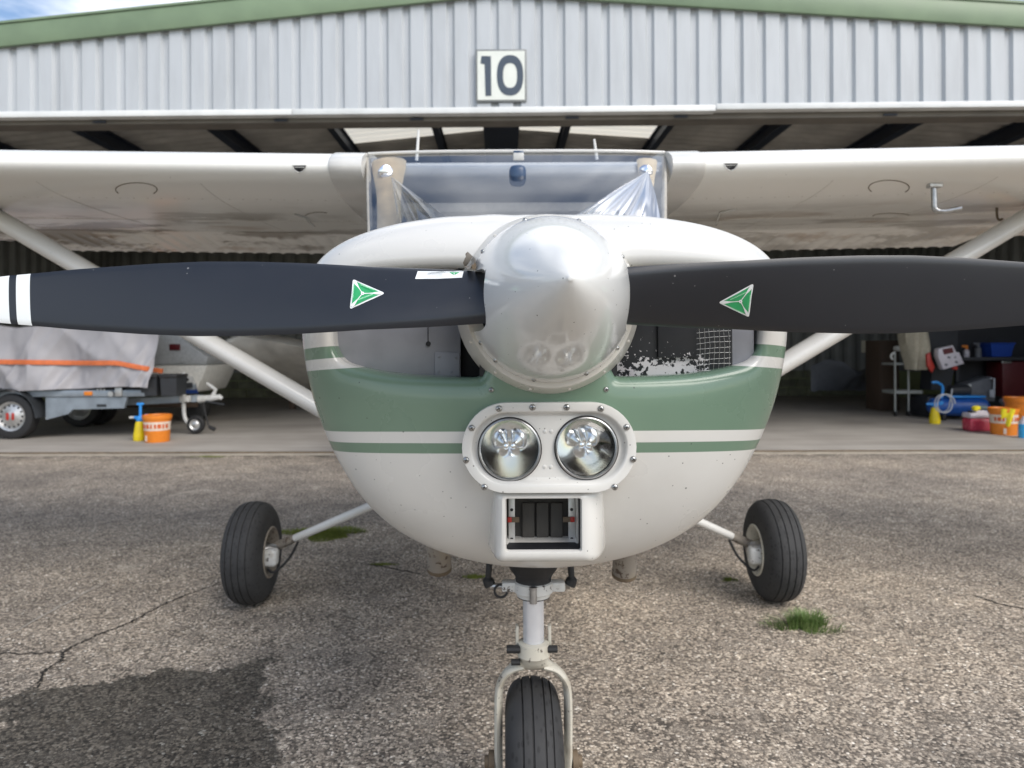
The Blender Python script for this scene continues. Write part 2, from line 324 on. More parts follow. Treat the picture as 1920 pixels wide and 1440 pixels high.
M = dict(
 paint=m_paint('white_paint'), cowl=m_cowl(), wing=m_wing(), ground=m_ground(), floor=m_floor(), flake=m_flake(), prop=m_prop(), tyre=m_tyre(), fascia=m_fascia(),
 spinner=m_paint('pearl_spinner_paint', (.71, .715, .70), .10, .145), collar=m_paint('aged_white_paint', (.62, .60, .55), .4, .3),
 baffle=plain('grey_baffle', (.25, .26, .29), .5, 0, .15, 12), black=plain('black_gap', (.008, .009, .012), .6), rubber=plain('black_rubber', (.018, .018, .019), .6, bump=.1),
 chrome=plain('chrome', (.90, .92, .96), .16, 1, .05), oleo=plain('polished_oleo', (.80, .82, .86), .22, .55, .05), steel=plain('bare_steel', (.45, .45, .45), .35, 1, .2, 60), screw=plain('screw_steel', (.40, .40, .39), .32, 1, .3, 200),
 mirror=plain('lamp_reflector', (.80, .80, .79), .10, 1, .02), glass=m_glass('lamp_glass', (.97, .98, .97)), screen=m_glass('windscreen_plastic', (.88, .91, .94), .05, 1.5, .16), cling=m_glass('crumpled_film', (.84, .86, .87), .30, 1.45, .16, .80),
 fork=m_scratched('chipped_cream_paint', (.56, .53, .45), (.14, .12, .10), .60, .45), whitechip=m_scratched('chipped_white_paint', (.60, .60, .58), (.09, .075, .065), .585, .38), exhaust=m_scratched('rusty_exhaust', (.22, .195, .165), (.08, .055, .04), .56, .55),
 filt=plain('filter_black', (.060, .056, .050), .8, bump=.3), alu=plain('aluminium', (.55, .55, .54), .4, .8, .15, 40), red=plain('red_plastic', (.42, .03, .02), .4), darkred=plain('dark_red_plastic', (.10, .012, .015), .35),
 beige=plain('beige_trim', (.92, .74, .48), .65, 0, .15, 10), seat=plain('blue_grey_seat', (.055, .065, .085), .8), panelk=plain('black_panel', (.03, .03, .033), .6), head=plain('headliner', (.42, .40, .36), .8),
 sgreen=plain('sticker_green', (.035, .36, .13), .3, 0, .04), swhite=plain('sticker_white', (.80, .82, .82), .3, 0, .03), sink=plain('sticker_print', (.34, .37, .37), .4), slight=plain('sticker_pale_green', (.36, .68, .45), .4),
 green_trim=plain('green_trim', (.185, .255, .155), .42, 0, .10, 3), flash=plain('pale_flashing', (.74, .75, .74), .45, 0, .08, 4), lintel=plain('brown_grey_steel', (.16, .145, .125), .6, 0, .2, 3), beam=plain('dark_blue_steel', (.030, .038, .055), .5, 0, .2, 4),
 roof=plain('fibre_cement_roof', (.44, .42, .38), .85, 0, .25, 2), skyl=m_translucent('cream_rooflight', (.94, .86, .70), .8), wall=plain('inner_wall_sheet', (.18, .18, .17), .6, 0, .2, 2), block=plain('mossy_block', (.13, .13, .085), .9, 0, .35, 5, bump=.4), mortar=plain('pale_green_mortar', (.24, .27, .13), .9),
 sign=plain('sign_white', (.74, .76, .70), .35, 0, .04, 8), digit=plain('sign_dark_blue', (.055, .075, .105), .4, 0, .06), signedge=plain('sign_edge', (.20, .21, .21), .5), rail=plain('rusty_rail', (.16, .12, .08), .7, .3, .3, 10), kerb=plain('pale_threshold', (.36, .32, .26), .85, 0, .2, 4),
 tarp=plain('grey_tarpaulin', (.36, .35, .365), .5, 0, .08, 3), strap=plain('orange_strap', (.68, .17, .055), .6), galv=plain('galvanised_steel', (.30, .34, .38), .45, .5, .15, 8), fender=plain('dark_mudguard', (.028, .031, .035), .5), orange=plain('orange_plastic', (.74, .22, .02), .4, 0, .06), yellow=plain('yellow_plastic', (.78, .60, .01), .4, 0, .06), blue=plain('light_blue_plastic', (.03, .27, .72), .4, 0, .06), lab=plain('bucket_label', (.72, .60, .50), .5), labp=plain('label_print', (.55, .10, .02), .5),
 dblue=plain('compressor_blue', (.012, .085, .35), .35, 0, .1), pink=plain('pink_fluid', (.55, .06, .10), .25, 0, .08), milky=plain('milky_plastic', (.60, .56, .60), .35, 0, .06), cloth=plain('yellow_cloth', (.80, .66, .02), .8), lblue=plain('cyan_fluid', (.05, .42, .80), .25), glove=plain('grey_glove', (.12, .17, .18), .7), hosep=plain('pale_hose', (.40, .42, .45), .4), canvas=plain('cream_canvas', (.42, .38, .29), .9), darkmach=plain('dark_machine', (.02, .022, .028), .5), greybox=plain('grey_case', (.12, .125, .14), .5), navygrey=plain('navy_grey_plastic', (.03, .06, .12), .3), wood=plain('dark_wood', (.07, .045, .03), .7), tub=plain('blue_tub', (.015, .06, .33), .4), shelf=plain('shelf_dark', (.03, .03, .035), .6), tube=plain('trolley_tube', (.30, .31, .29), .5), white2=plain('dull_white', (.55, .55, .53), .5), wcover=plain('wing_cover_cloth', (.60, .57, .51), .85, 0, .15, 4), caravan=plain('cream_white_body', (.74, .72, .66), .5), greyup=plain('grey_body', (.38, .39, .39), .5), navy=plain('navy_stripe', (.012, .045, .20), .4), grass=plain('grass_blade', (.075, .16, .025), .7, 0, .4, 40), moss=plain('moss_green', (.17, .205, .04), .9, 0, .4, 60), field=plain('field_grass', (.07, .12, .03), .9, 0, .3, 1), crack=plain('crack_dark', (.022, .019, .016), .95), scar=plain('pale_scar', (.34, .31, .27), .9),
)

# ------------------------------------------------------------------ setting
V, F = grid(lambda u, v: (-1500+3000*u, -1500+3000*v, -.03), 3, 3)
tag(mk('ground', V, F, M['field'], smooth=False), 'green grass field around the apron', 'ground', kind='structure')
V, F = grid(lambda u, v: (-30+60*u, -16+23.68*v, 0), 2, 2)
apron = tag(mk('apron', V, F, M['ground'], smooth=False), 'worn aggregate concrete apron with dark damp patch', 'apron', kind='structure')
HY = 7.68
def H(p):       # the hangar stands slightly turned against the view
    return Vector((p[0], p[1]-.0138*p[0], p[2]))
def Hs(vf): return [H(p) for p in vf[0]], vf[1]
V, F = Hs(span((-9.2, HY+.06, -.2), (9.2, 16.6, .022), .008))
tag(mk('hangar_floor', V, F, M['floor']), 'pale concrete floor of the open hangar', 'floor', kind='structure')
def ribbon(pts, w, z, seed, sub=10, jit=.008):
    rnd = random.Random(seed); pp = []
    for a, b in zip(pts[:-1], pts[1:]):
        for k in range(sub):
            q = a.lerp(b, k/sub); pp.append(Vector((q.x+rnd.uniform(-jit, jit), q.y+rnd.uniform(-jit, jit), z)))
    pp.append(Vector((pts[-1].x, pts[-1].y, z))); V = []
    for i, p in enumerate(pp):
        d = (pp[min(i+1, len(pp)-1)]-pp[max(i-1, 0)]); n = Vector((-d.y, d.x, 0)).normalized(); ww = w*rnd.uniform(.35, 1.3)*min(1, .3+i/6, .3+(len(pp)-1-i)/6)
        V += [p+n*ww, p-n*ww]
    return V, [[2*i, 2*i+1, 2*i+3, 2*i+2] for i in range(len(pp)-1)]
cr = [G(*p) for p in [(66, 1290), (79, 1257), (110, 1236), (115, 1221), (146, 1203), (179, 1188), (217, 1175), (250, 1161), (292, 1138), (321, 1123), (354, 1111), (412, 1090)]]
mk('crack', *ribbon(cr, .0050, .003, 1), M['crack'], apron, smooth=False)
mk('crack', *ribbon([G(-60, 1222), G(40, 1222), G(113, 1221)], .0035, .003, 2), M['crack'], apron, smooth=False)
mk('crack', *ribbon([G(660, 1055), G(720, 1062), G(800, 1080)], .006, .003, 5), M['crack'], apron, smooth=False)
mk('crack', *ribbon([G(1820, 1120), G(1880, 1140), G(1990, 1160)], .006, .003, 6), M['crack'], apron, smooth=False)
mk('pale_scar', *ribbon([G(-40, 1216), G(83, 1148), G(200, 1086)], .006, .0025, 3), M['scar'], apron, smooth=False)

# ------------------------------------------------------------------ hangar
hang = root('hangar', (0, HY, 0), 'grey corrugated hangar with green roof edge and open front', 'hangar')
Z0 = 3.60; ZR = 4.83; SLL = .093; SLR = .074; PITCH = .2325; FY = 7.5
def roofz(x): return ZR-(SLL*-x if x < 0 else SLR*x)
def rib(x):       # profile depth of cladding at x (metres proud towards the viewer)
    u = ((x+.02) % PITCH)/PITCH
    if u < .60: return .034
    if u < .70: return .034*(1-(u-.60)/.10)
    if u < .90: return 0
    return .034*((u-.90)/.10)
brk = [0, .60, .70, .90]
def clad(x0, x1, zlo, zhi_fn, y, flip=1):
    xs = set([x0, x1]); k = math.floor(x0/PITCH)-1
    while k*PITCH < x1+PITCH:
        for b_ in brk:
            q = (k+b_)*PITCH-.02
            if x0 < q < x1: xs.add(q)
        k += 1
    xs = sorted(xs); V = []
    for x in xs:
        V += [H((x, y-rib(x)*flip, zlo)), H((x, y-rib(x)*flip, zhi_fn(x)))]
    return V, [[2*i, 2*i+2, 2*i+3, 2*i+1] for i in range(len(xs)-1)]
x = -8.9; k = 0
while x < 8.9:
    x1 = min(x+PITCH*4, 8.9)
    V, F = clad(x, x1+.02, Z0+.045, lambda q: roofz(q)+.03, FY-.001*(k % 2))
    mk('cladding_sheet', V, F, M['fascia'], hang, smooth=False); x = x1; k += 1
# bottom flashing in lengths, green barge boards, lintel
for a, b, dz in ((-8.9, -2.2, 0), (-2.195, 2.235, 0.0), (2.245, 8.9, .014)):
    V, F = join(span((a, FY-.062, Z0+dz), (b, FY-.050, Z0+.062+dz), .003), span((a, FY-.05, Z0+dz), (b, FY+.05, Z0+.008+dz)))
    mk('flashing', *Hs((V, F)), M['flash'], hang)
for sgn in (-1, 1):
    sl = SLL if sgn < 0 else SLR; e = 9.3*sgn
    def bz(xx): return ZR-sl*abs(xx)
    poly = [(0, FY-.085, bz(0)-.0), (e, FY-.085, bz(e)-.0), (e, FY-.085, bz(e)+.235), (0, FY-.085, bz(0)+.235)]
    vf = prism(poly, (0, .045, 0)); poly2 = [(0.002*sgn, FY-.085, bz(0)+.237), (e, FY-.085, bz(e)+.237), (e, FY-.085, bz(e)+.262), (0.002*sgn, FY-.085, bz(0)+.262)]
    mk('barge_board', *Hs(bevel_vf(vf, .006)), M['green_trim'], hang)
    mk('roof_capping', *Hs(prism([(p[0], p[1]-.012, p[2]) for p in poly2], (0, .3, 0))), M['green_trim'], hang)
mk('lintel', *Hs(join(span((-9, FY+.06, Z0-.045), (9, FY+.10, Z0+.02), .005), span((-9, FY+.101, Z0-.050), (9, FY+.26, Z0-.040)))), M['lintel'], hang)
for xx in (-6.2, -4.3, -2.35, -.9, .75, 1.9, 4.1, 6.0):
    mk('track_bracket', *Hs(span((xx-.07, FY+.035, Z0-.035), (xx+.07, FY+.057, Z0-.012), .003)), M['beam'], hang)
# roof: corrugated sheets across the slope, purlins running inwards, skylights
def roofsheet(sgn, xa, xb, ya, yb):
    n = max(4, int((yb-ya)/.036)); V = []
    for i in range(n+1):
        y = ya+(yb-ya)*i/n; dz = .04*math.cos(y*2*PI/.25)
        for xx in (xa, xb): V.append(H((xx*sgn, y, roofz(xx*sgn)+.18+dz)))
    return V, [[2*i, 2*i+1, 2*i+3, 2*i+2] for i in range(n)]
for sgn in (-1, 1):
    for (xa, xb) in ((0, 2.62), (2.62, 5.9), (5.9, 9.2)):
        for (ya, yb) in ((FY-.04, 10.9), (10.9, 12.42), (12.42, 14.6), (14.6, 16.9)):
            sk = xa == 0 and ya == 10.9
            o = mk('rooflight_sheet' if sk else 'roof_sheet', *roofsheet(sgn, xa, xb+.02, ya, yb+.03), M['skyl'] if sk else M['roof'], hang, angle=80)
def ibeam(x, zt, d, fw, y0, y1, tw=.014):
    return join(span((x-fw/2, y0, zt-.016), (x+fw/2, y1, zt)), span((x-tw/2, y0, zt-d+.0165), (x+tw/2, y1, zt-.0165)), span((x-fw/2, y0, zt-d), (x+fw/2, y1, zt-d+.016)))
for xx in (-7.6, -5.95, -4.25, -2.62, -1.06, 1.06, 2.62, 4.25, 5.95, 7.6):
    mk('purlin', *Hs(ibeam(xx, roofz(xx)+.15, .22, .11 if abs(xx) < 4 else .16, FY+.05, 16.6)), M['beam'], hang, smooth=False)
mk('ridge_beam', *Hs(span((-.27, 9.6, 4.42), (.27, 16.6, 4.95), .01)), M['beam'], hang)
# walls inside: corrugated sheets above a block plinth
def innerwall(a, b, z0, z1, seg):
    a = Vector(a); b = Vector(b); L = (b-a).length; d = (b-a)/L; nrm = Vector((-d.y, d.x, 0)); n = int(L/seg)*4; V = []
    for i in range(n+1):
        q = a+d*(L*i/n); off = (.02 if (i//2) % 2 else -.02)
        V += [H((q.x+nrm.x*off, q.y+nrm.y*off, z0)), H((q.x+nrm.x*off, q.y+nrm.y*off, z1))]
    return V, [[2*i, 2*i+2, 2*i+3, 2*i+1] for i in range(n)]
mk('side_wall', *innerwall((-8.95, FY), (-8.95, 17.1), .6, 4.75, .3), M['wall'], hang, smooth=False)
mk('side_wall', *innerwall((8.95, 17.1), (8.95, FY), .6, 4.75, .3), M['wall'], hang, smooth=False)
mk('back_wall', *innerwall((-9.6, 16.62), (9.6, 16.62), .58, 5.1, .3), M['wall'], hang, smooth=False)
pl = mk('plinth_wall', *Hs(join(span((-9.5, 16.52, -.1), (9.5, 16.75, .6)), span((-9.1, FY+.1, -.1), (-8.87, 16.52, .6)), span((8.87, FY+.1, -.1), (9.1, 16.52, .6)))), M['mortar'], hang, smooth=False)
bmsh = None; n = 0
for row in range(3):
    for i in range(43):
        xx = -8.6+.405*i+(.2 if row % 2 else 0)
        if xx > 8.7: continue
        if bmsh is None:
            o = mk('block', *box((xx, 16.51, .115+.2*row), (.385, .05, .182), .008, 1), M['block'], pl); bmsh = o.data
            w0 = H((xx, 16.51, .115)); o.location = w0-WL[pl]; WL[o] = w0
        else: place('block', bmsh, H((xx, 16.51+.004*random.uniform(-1, 1), .115+.2*row)), pl)
th = mk('threshold', *Hs(span((-9.2, HY-.10, -.05), (9.2, HY+.03, .012), .006)), M['kerb'], hang)
mk('door_rail', *Hs(join(span((-9.2, HY+.032, -.05), (9.2, HY+.058, .006)), span((-9.2, HY-.03, .0121), (9.2, HY-.022, .03)))), M['rail'], hang)
for xx in (-8.8, 8.8):
    mk('door_post', *Hs(span((xx-.12, FY+.06, 0), (xx+.12, FY+.3, Z0+.6), .008)), M['lintel'], hang)
# number sign
a = P(894, 188, 7.40); b = P(990, 89, 7.40)
sg = root('number_sign', (a.x+.25, 7.4, a.z), 'square white number sign reading 10 on hangar front', 'sign')
yb = FY-.034-.014
def SP(u, v, dy=0): return Vector((a.x+(b.x-a.x)*u, yb-.0138*a.x-dy, a.z+(b.z-a.z)*v))
mk('board', *bevel_vf(prism([SP(0, 0, .012), SP(1, 0, .012), SP(1, 1, .012), SP(0, 1, .012)], (0, .012, 0)), .004), M['signedge'], sg)
mk('face', *prism([SP(.035, .035, .0145), SP(.965, .035, .0145), SP(.965, .965, .0145), SP(.035, .965, .0145)], (0, .002, 0)), M['sign'], sg, smooth=False)
def up(x_, y_): return SP((x_-140)/1190, 1-(y_-110)/1180, .0175)
mk('numeral', *prism([up(*q) for q in [(278, 262), (498, 270), (505, 1158), (368, 1162), (350, 450), (255, 430)]], (0, .002, 0)), M['digit'], sg, smooth=False)
ring = []
for k in range(48):
    t = 2*PI*k/48; ct, st_ = math.cos(t), math.sin(t); f = lambda c_, e_: math.copysign(abs(c_)**e_, c_)
    ring.append((up(945+308*f(ct, .85), 700-455*f(st_, .85)), up(945+165*f(ct, .8), 703-278*f(st_, .8))))
V = [p for q in ring for p in q]; V += [p+Vector((0, .002, 0)) for p in V]; n = 96; F = []
for k in range(48):
    i = 2*k; j = 2*((k+1) % 48); F += [[i, j, j+1, i+1], [n+i, n+i+1, n+j+1, n+j], [i, n+i, n+j, j], [i+1, j+1, n+j+1, n+i+1]]
mk('numeral', V, F, M['digit'], sg, smooth=False)

# ------------------------------------------------------------------ aeroplane
X0 = .080; ZH = 1.207; YN = 1.215
air = root('airplane', (X0, 2.4, 0), 'white and green high wing light airplane parked nose on before the hangar', 'airplane')
# cowling nose bowl
prof = [(0, 407), (60, 407), (140, 409), (230, 416), (310, 430), (370, 450), (405, 468), (432, 490), (447, 530), (453, 575), (455, 625), (450, 665), (441, 715), (428, 765), (412, 808), (390, 855), (358, 910), (318, 960), (262, 1003), (195, 1035), (120, 1055), (45, 1065), (0, 1066)]
def DP(phi):     # phi from up, 0..pi
    c = np.cos(phi); dn = np.clip(-c, 0, 1)**2; upw = np.clip(c, 0, 1)**2
    return .20+.07*dn+.02*upw, 3.0-.9*dn-.6*upw
tt = np.linspace(.5, 1, 400)
def ysil(phi):
    D, p = DP(phi); Y = YN+D*(1-np.clip(1-tt**p, 0, 1)**(1/p)); return 1/np.max(tt/Y)
ph, rr = [], []
for w_, y_ in prof:
    p0 = math.atan2(w_, 574-y_) if (w_ or 574 > y_) else PI
    ys = ysil(p0); dx = w_*ys/FPX; dz = CAM_H-(y_-VY)*ys/FPX-ZH; ph.append(math.atan2(dx, dz) if w_ else (0 if y_ < 574 else PI)); rr.append(math.hypot(dx, dz))
NA, NR = 480, 120
phi = np.linspace(-PI, PI, NA, endpoint=False)
R = np.interp(np.abs(phi), ph, rr)
ker = np.exp(-.5*(np.arange(-14, 15)/5.5)**2); ker /= ker.sum()
R = np.convolve(np.concatenate([R[-14:], R, R[:14]]), ker, 'valid')
D, p_ = DP(np.abs(phi))
vv = np.linspace(0, 1, NR); uu = 1-(1-vv)**1.7
R0 = .148
rad = R0+(R-R0)*uu[:, None]; t_ = rad/R
Yb = YN+D*(1-np.clip(1-t_**p_, 0, 1)**(1/p_))
Xg = X0+rad*np.sin(phi); Zg = ZH+rad*np.cos(phi)
# inlets
inl = [(126, 704), (135, 707), (207, 706), (277, 702), (337, 693), (385, 681), (405, 663), (413, 640), (414, 590), (408, 552), (392, 527), (360, 512), (280, 504), (152, 503), (150, 520), (155, 545), (157, 575), (154, 605), (143, 635), (128, 660), (119, 688)]
def inlet_poly(s):
    pts = [Vector((X0+s*w_*1.25/FPX, 0, CAM_H-(y_-VY)*1.25/FPX)) for w_, y_ in inl]; return smoothpath(pts+[pts[0]], 6)[:-1]
dmin = np.full(Xg.shape, 1e9); nxp = Xg.copy(); nzp = Zg.copy(); inside = np.zeros(Xg.shape, bool)
for s in (-1, 1):
    pl_ = inlet_poly(s); n = len(pl_)
    for i in range(n):
        ax, az = pl_[i].x, pl_[i].z; bx, bz_ = pl_[(i+1) % n].x, pl_[(i+1) % n].z
        ex, ez = bx-ax, bz_-az; L2 = ex*ex+ez*ez+1e-12
        q = np.clip(((Xg-ax)*ex+(Zg-az)*ez)/L2, 0, 1); cx, cz_ = ax+q*ex, az+q*ez; d = np.hypot(Xg-cx, Zg-cz_)
        m = d < dmin; dmin[m] = d[m]; nxp[m] = cx[m]; nzp[m] = cz_[m]
        c = ((az > Zg) != (bz_ > Zg)) & (Xg < (bx-ax)*(Zg-az)/(bz_-az+1e-12)+ax); inside ^= c
RL = .020
innerk = (inside & ((rad < .170) | ((np.abs(Xg-X0) < .166) & (dmin > .005)))).reshape(-1)
lip = np.where(inside, RL+np.minimum(dmin*2.2, .09), np.where(dmin < RL, RL-np.sqrt(np.maximum(RL**2-(RL-dmin)**2, 0)), 0))
# the lip rolls in softly further out as well
soft = np.where(~inside, .010*np.exp(-(dmin/.03)**2), .010)
Xc = np.where(inside, nxp, Xg); Zc = np.where(inside, nzp, Zg); Yc = Yb+lip+soft
verts = np.stack([Xc, Yc, Zc], -1).reshape(-1, 3)
# aft skins to the firewall
NQ = 10; aft = []
for q in np.linspace(0, 1, NQ+1)[1:]:
    Yq = (YN+D)*(1-q)+2.08*q; f = 1+.02*q; upw = np.clip(np.cos(phi), 0, 1)
    aft.append(np.stack([X0-.02*q+R*f*np.sin(phi), Yq, ZH+R*f*np.cos(phi)+.055*q*upw], -1))
verts = np.concatenate([verts]+aft); faces = []
kill = (inside & (dmin > .03)).reshape(-1)
KP = 1.212/FPX; qx = VX+Xg/KP; qy = VY-(Zg-CAM_H)/KP
sdx = np.maximum(np.abs(qx-1029)-79, 0); stadm = np.hypot(sdx, qy-840) < 78
scm = (qx > 933) & (qx < 1112) & (qy > 920) & (qy < 1056)
cutm = (stadm | scm).reshape(-1)
for i in range(NR-1+NQ):
    for k in range(NA):
        k2 = (k+1) % NA; f = [i*NA+k, i*NA+k2, (i+1)*NA+k2, (i+1)*NA+k]
        if i < NR-1 and (all(kill[j] or innerk[j] for j in f) or any(cutm[j] for j in f)): continue
        faces.append(f)
used = np.unique(np.array(faces)); remap = -np.ones(len(verts), int); remap[used] = np.arange(len(used))
cowl = mk('cowling', verts[used], remap[np.array(faces)].tolist(), M['cowl'], air, angle=60)
cowl_bvh = BVHTree.FromPolygons([tuple(v) for v in verts[used]], remap[np.array(faces)].tolist())
def on_cowl(px, py):
    d = Vector(((px-VX)/FPX, 1, -(py-VY)/FPX)).normalized(); h, nrm, _, _ = cowl_bvh.ray_cast(Vector((0, .2, CAM_H-(.0))), d) if False else cowl_bvh.ray_cast(Vector((0, 0, CAM_H)), d)
    return h, (nrm if nrm is None or nrm.y < 0 else -nrm)
# seam bead and rivets round the nose bowl rim
rim = [Vector((X0+R[k]*1.001*math.sin(phi[k]), YN+D[k]+.004, ZH+R[k]*1.001*math.cos(phi[k]))) for k in range(0, NA, 3)]
V, F = tube(rim+[rim[0]], .0032, 6, cap=False); mk('rim_bead', V, F, M['collar'], cowl)
rv = []
for k in range(0, NA, 8):
    n_ = Vector((math.sin(phi[k]), 0, math.cos(phi[k]))); c_ = Vector((X0+R[k]*.9995*math.sin(phi[k]), YN+D[k]-.008, ZH+R[k]*.9995*math.cos(phi[k])))
    rv.append(lathe([(0, .0045), (.0015, .004), (.0025, .002), (.0027, .0002)], c_, n_, 8))
tag(mk('rivet_row', *join(*rv), M['collar'], cowl), kind='stuff')
# collar behind the spinner
mk('nose_collar', *lathe([(-.05, .163), (-.030, .159), (-.018, .1555), (0, .1510), (.012, .1468), (.022, .1438), (.0262, .1418), (.0268, .1396), (.0268, .1325), (-.05, .132)], (X0, YN-.002, ZH-.006), (0, -1, 0), 72), M['collar'], air)
for k in range(14):
    t = 2*PI*(k+.5)/14
    mk('rivet', *lathe([(0, .003), (.0012, .0026), (.0018, .0003)], (X0+.1478*math.sin(t), YN-.0115, ZH-.006+.1478*math.cos(t)), (.8*math.sin(t), -1, .8*math.cos(t)), 8), M['collar'], air)
# baffles inside the inlets
mk('baffle_panel', *span(P(612, 508, 1.33), P(864, 722, 1.335), .001), M['baffle'], air)
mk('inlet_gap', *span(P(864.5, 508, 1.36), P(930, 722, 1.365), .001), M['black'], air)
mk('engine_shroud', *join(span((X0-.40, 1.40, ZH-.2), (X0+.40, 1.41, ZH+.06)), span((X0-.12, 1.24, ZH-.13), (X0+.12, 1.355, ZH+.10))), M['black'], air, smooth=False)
ap = mk('access_plate', *span(P(815, 660, 1.325), P(862, 722, 1.329), .001), M['baffle'], air)
for q in ((823, 668), (855, 670), (822, 697), (846, 697)):
    mk('rivet', *lathe([(0, .003), (.0012, .0026), (.0018, .0003)], P(q[0], q[1], 1.325), (0, -1, 0), 10), M['baffle'], ap)
mk('cable_hole', *lathe([(0, .0048), (.002, .0044), (.0021, .0002)], P(803, 644, 1.329), (0, -1, 0), 16), M['black'], air)
mk('cable', *tube([P(803, 600, 1.327), P(803, 643, 1.327)], .0007, 6), M['black'], air)
mk('flaked_baffle', *span(P(1120, 508, 1.30), P(1372, 722, 1.305), .001), M['flake'], air)
mk('baffle_step', *span(P(1234, 508, 1.293), P(1306, 672, 1.2985), .001), M['flake'], air)
V = []; F = []
for i in range(7):
    xx = 1310+i*9.2; V, F = join((V, F), tube([P(xx+1.5*math.sin(i*2), 600, 1.285), P(xx+3, 650, 1.284), P(xx+1.2*math.cos(i), 712, 1.285)], .0004, 5))
for j in range(11):
    yy = 604+j*10.2; V, F = join((V, F), tube([P(1306, yy+2, 1.285), P(1335, yy-1+math.sin(j*3), 1.2845), P(1370, yy-2.5, 1.285)], .0004, 5))
mk('wire_screen', V, F, M['screw'], air)
mk('bare_panel', *span(P(1372.5, 512, 1.30), P(1412, 715, 1.305), .001), M['baffle'], air)

# spinner with blade cut-outs
YS, YT, RS = 1.184, .832, .1388
def ogive(s): # s 0 tip..1 base
    rho = (1+(YS-YT)**2/RS**2)*RS/2; x_ = s*(YS-YT); r_ = math.sqrt(max(rho**2-((YS-YT)-x_)**2, 0))+RS-rho
    r2 = RS*math.sin(PI/2*s)**.80
    return .30*r_+.70*RS*s**.62
pr = []
for k in range(70):
    s = (k/69)**1.5; pr.append(((s)*(YS-YT), max(ogive(s), .0025 if k == 0 else .0035)))
Vs, Fs = lathe(pr, (X0, YT, ZH), (0, 1, 0), 128, cap=True)
mesp = bpy.data.meshes.new('tmp'); mesp.from_pydata([tuple(v) for v in Vs], [], Fs); bm = bmesh.new(); bm.from_mesh(mesp); bmesh.ops.recalc_face_normals(bm, faces=bm.faces); bm.to_mesh(mesp); bm.free()
tmp = bpy.data.objects.new('tmp', mesp); COL.objects.link(tmp); cutters = []
for s in (-1, 1):
    xi = (912 if s < 0 else 1174); zt = 503; zb = 619
    a_ = P(xi, zt, 1.09); b_ = P(xi, zb, 1.09)
    vf = box((a_.x+s*.06, 1.14, (a_.z+b_.z)/2), (.12, .2, a_.z-b_.z), .012, 4)
    mc = bpy.data.meshes.new('cut'); mc.from_pydata([tuple(v) for v in vf[0]], [], vf[1]); oc = bpy.data.objects.new('cut', mc); COL.objects.link(oc)
    md = tmp.modifiers.new('b', 'BOOLEAN'); md.operation = 'DIFFERENCE'; md.object = oc; md.solver = 'EXACT'; cutters.append(oc)
dg = bpy.context.evaluated_depsgraph_get(); me2 = bpy.data.meshes.new_from_object(tmp.evaluated_get(dg))
Vs = [v.co.copy() for v in me2.vertices]; Fs = [list(p.vertices) for p in me2.polygons]
for o in cutters+[tmp]: bpy.data.objects.remove(o)
spin = mk('spinner', Vs, Fs, M['spinner'], air, angle=40)
mk('spinner_bulkhead', *lathe([(.0005, .120), (.0005, .1376), (.006, .1376), (.024, .1376), (.024, .120)], (X0, YS, ZH), (0, 1, 0), 96), M['collar'], air)
def screw_mesh(r):
    V, F = lathe([(0, r), (r*.3, r*.96), (r*.55, r*.75), (r*.68, r*.4), (r*.7, .0001)], (0, 0, 0), (0, -1, 0), 14)
    c1 = box((0, -r*.66, 0), (r*1.05, r*.2, r*.22)); c2 = box((0, -r*.66, 0), (r*.22, r*.2, r*1.05))
    n1 = len(F); V, F = join((V, F), c1, c2); mi = [0]*n1+[1]*12
    me = bpy.data.meshes.new('screw'); me.from_pydata([tuple(v) for v in V], [], F); me.materials.append(M['screw']); me.materials.append(M['black'])
    me.polygons.foreach_set('material_index', np.array(mi, dtype=np.int32)); me.polygons.foreach_set('use_smooth', np.full(len(mi), True)); me.set_sharp_from_angle(angle=.6); return me
SC5, SC4, SC3 = screw_mesh(.0056), screw_mesh(.0042), screw_mesh(.0048)
def aimrot(nrm): return Vector((0, -1, 0)).rotation_difference(Vector(nrm)).to_euler()
for t in (127, 155, 192, 222, 238, 20, 342, 60, 305):
    t = math.radians(t); rr_ = ogive(.955); p = Vector((X0+rr_*math.sin(t), YT+(YS-YT)*.955, ZH+rr_*math.cos(t)))
    place('screw', SC4, p, spin, aimrot((math.sin(t), -.25, math.cos(t))))
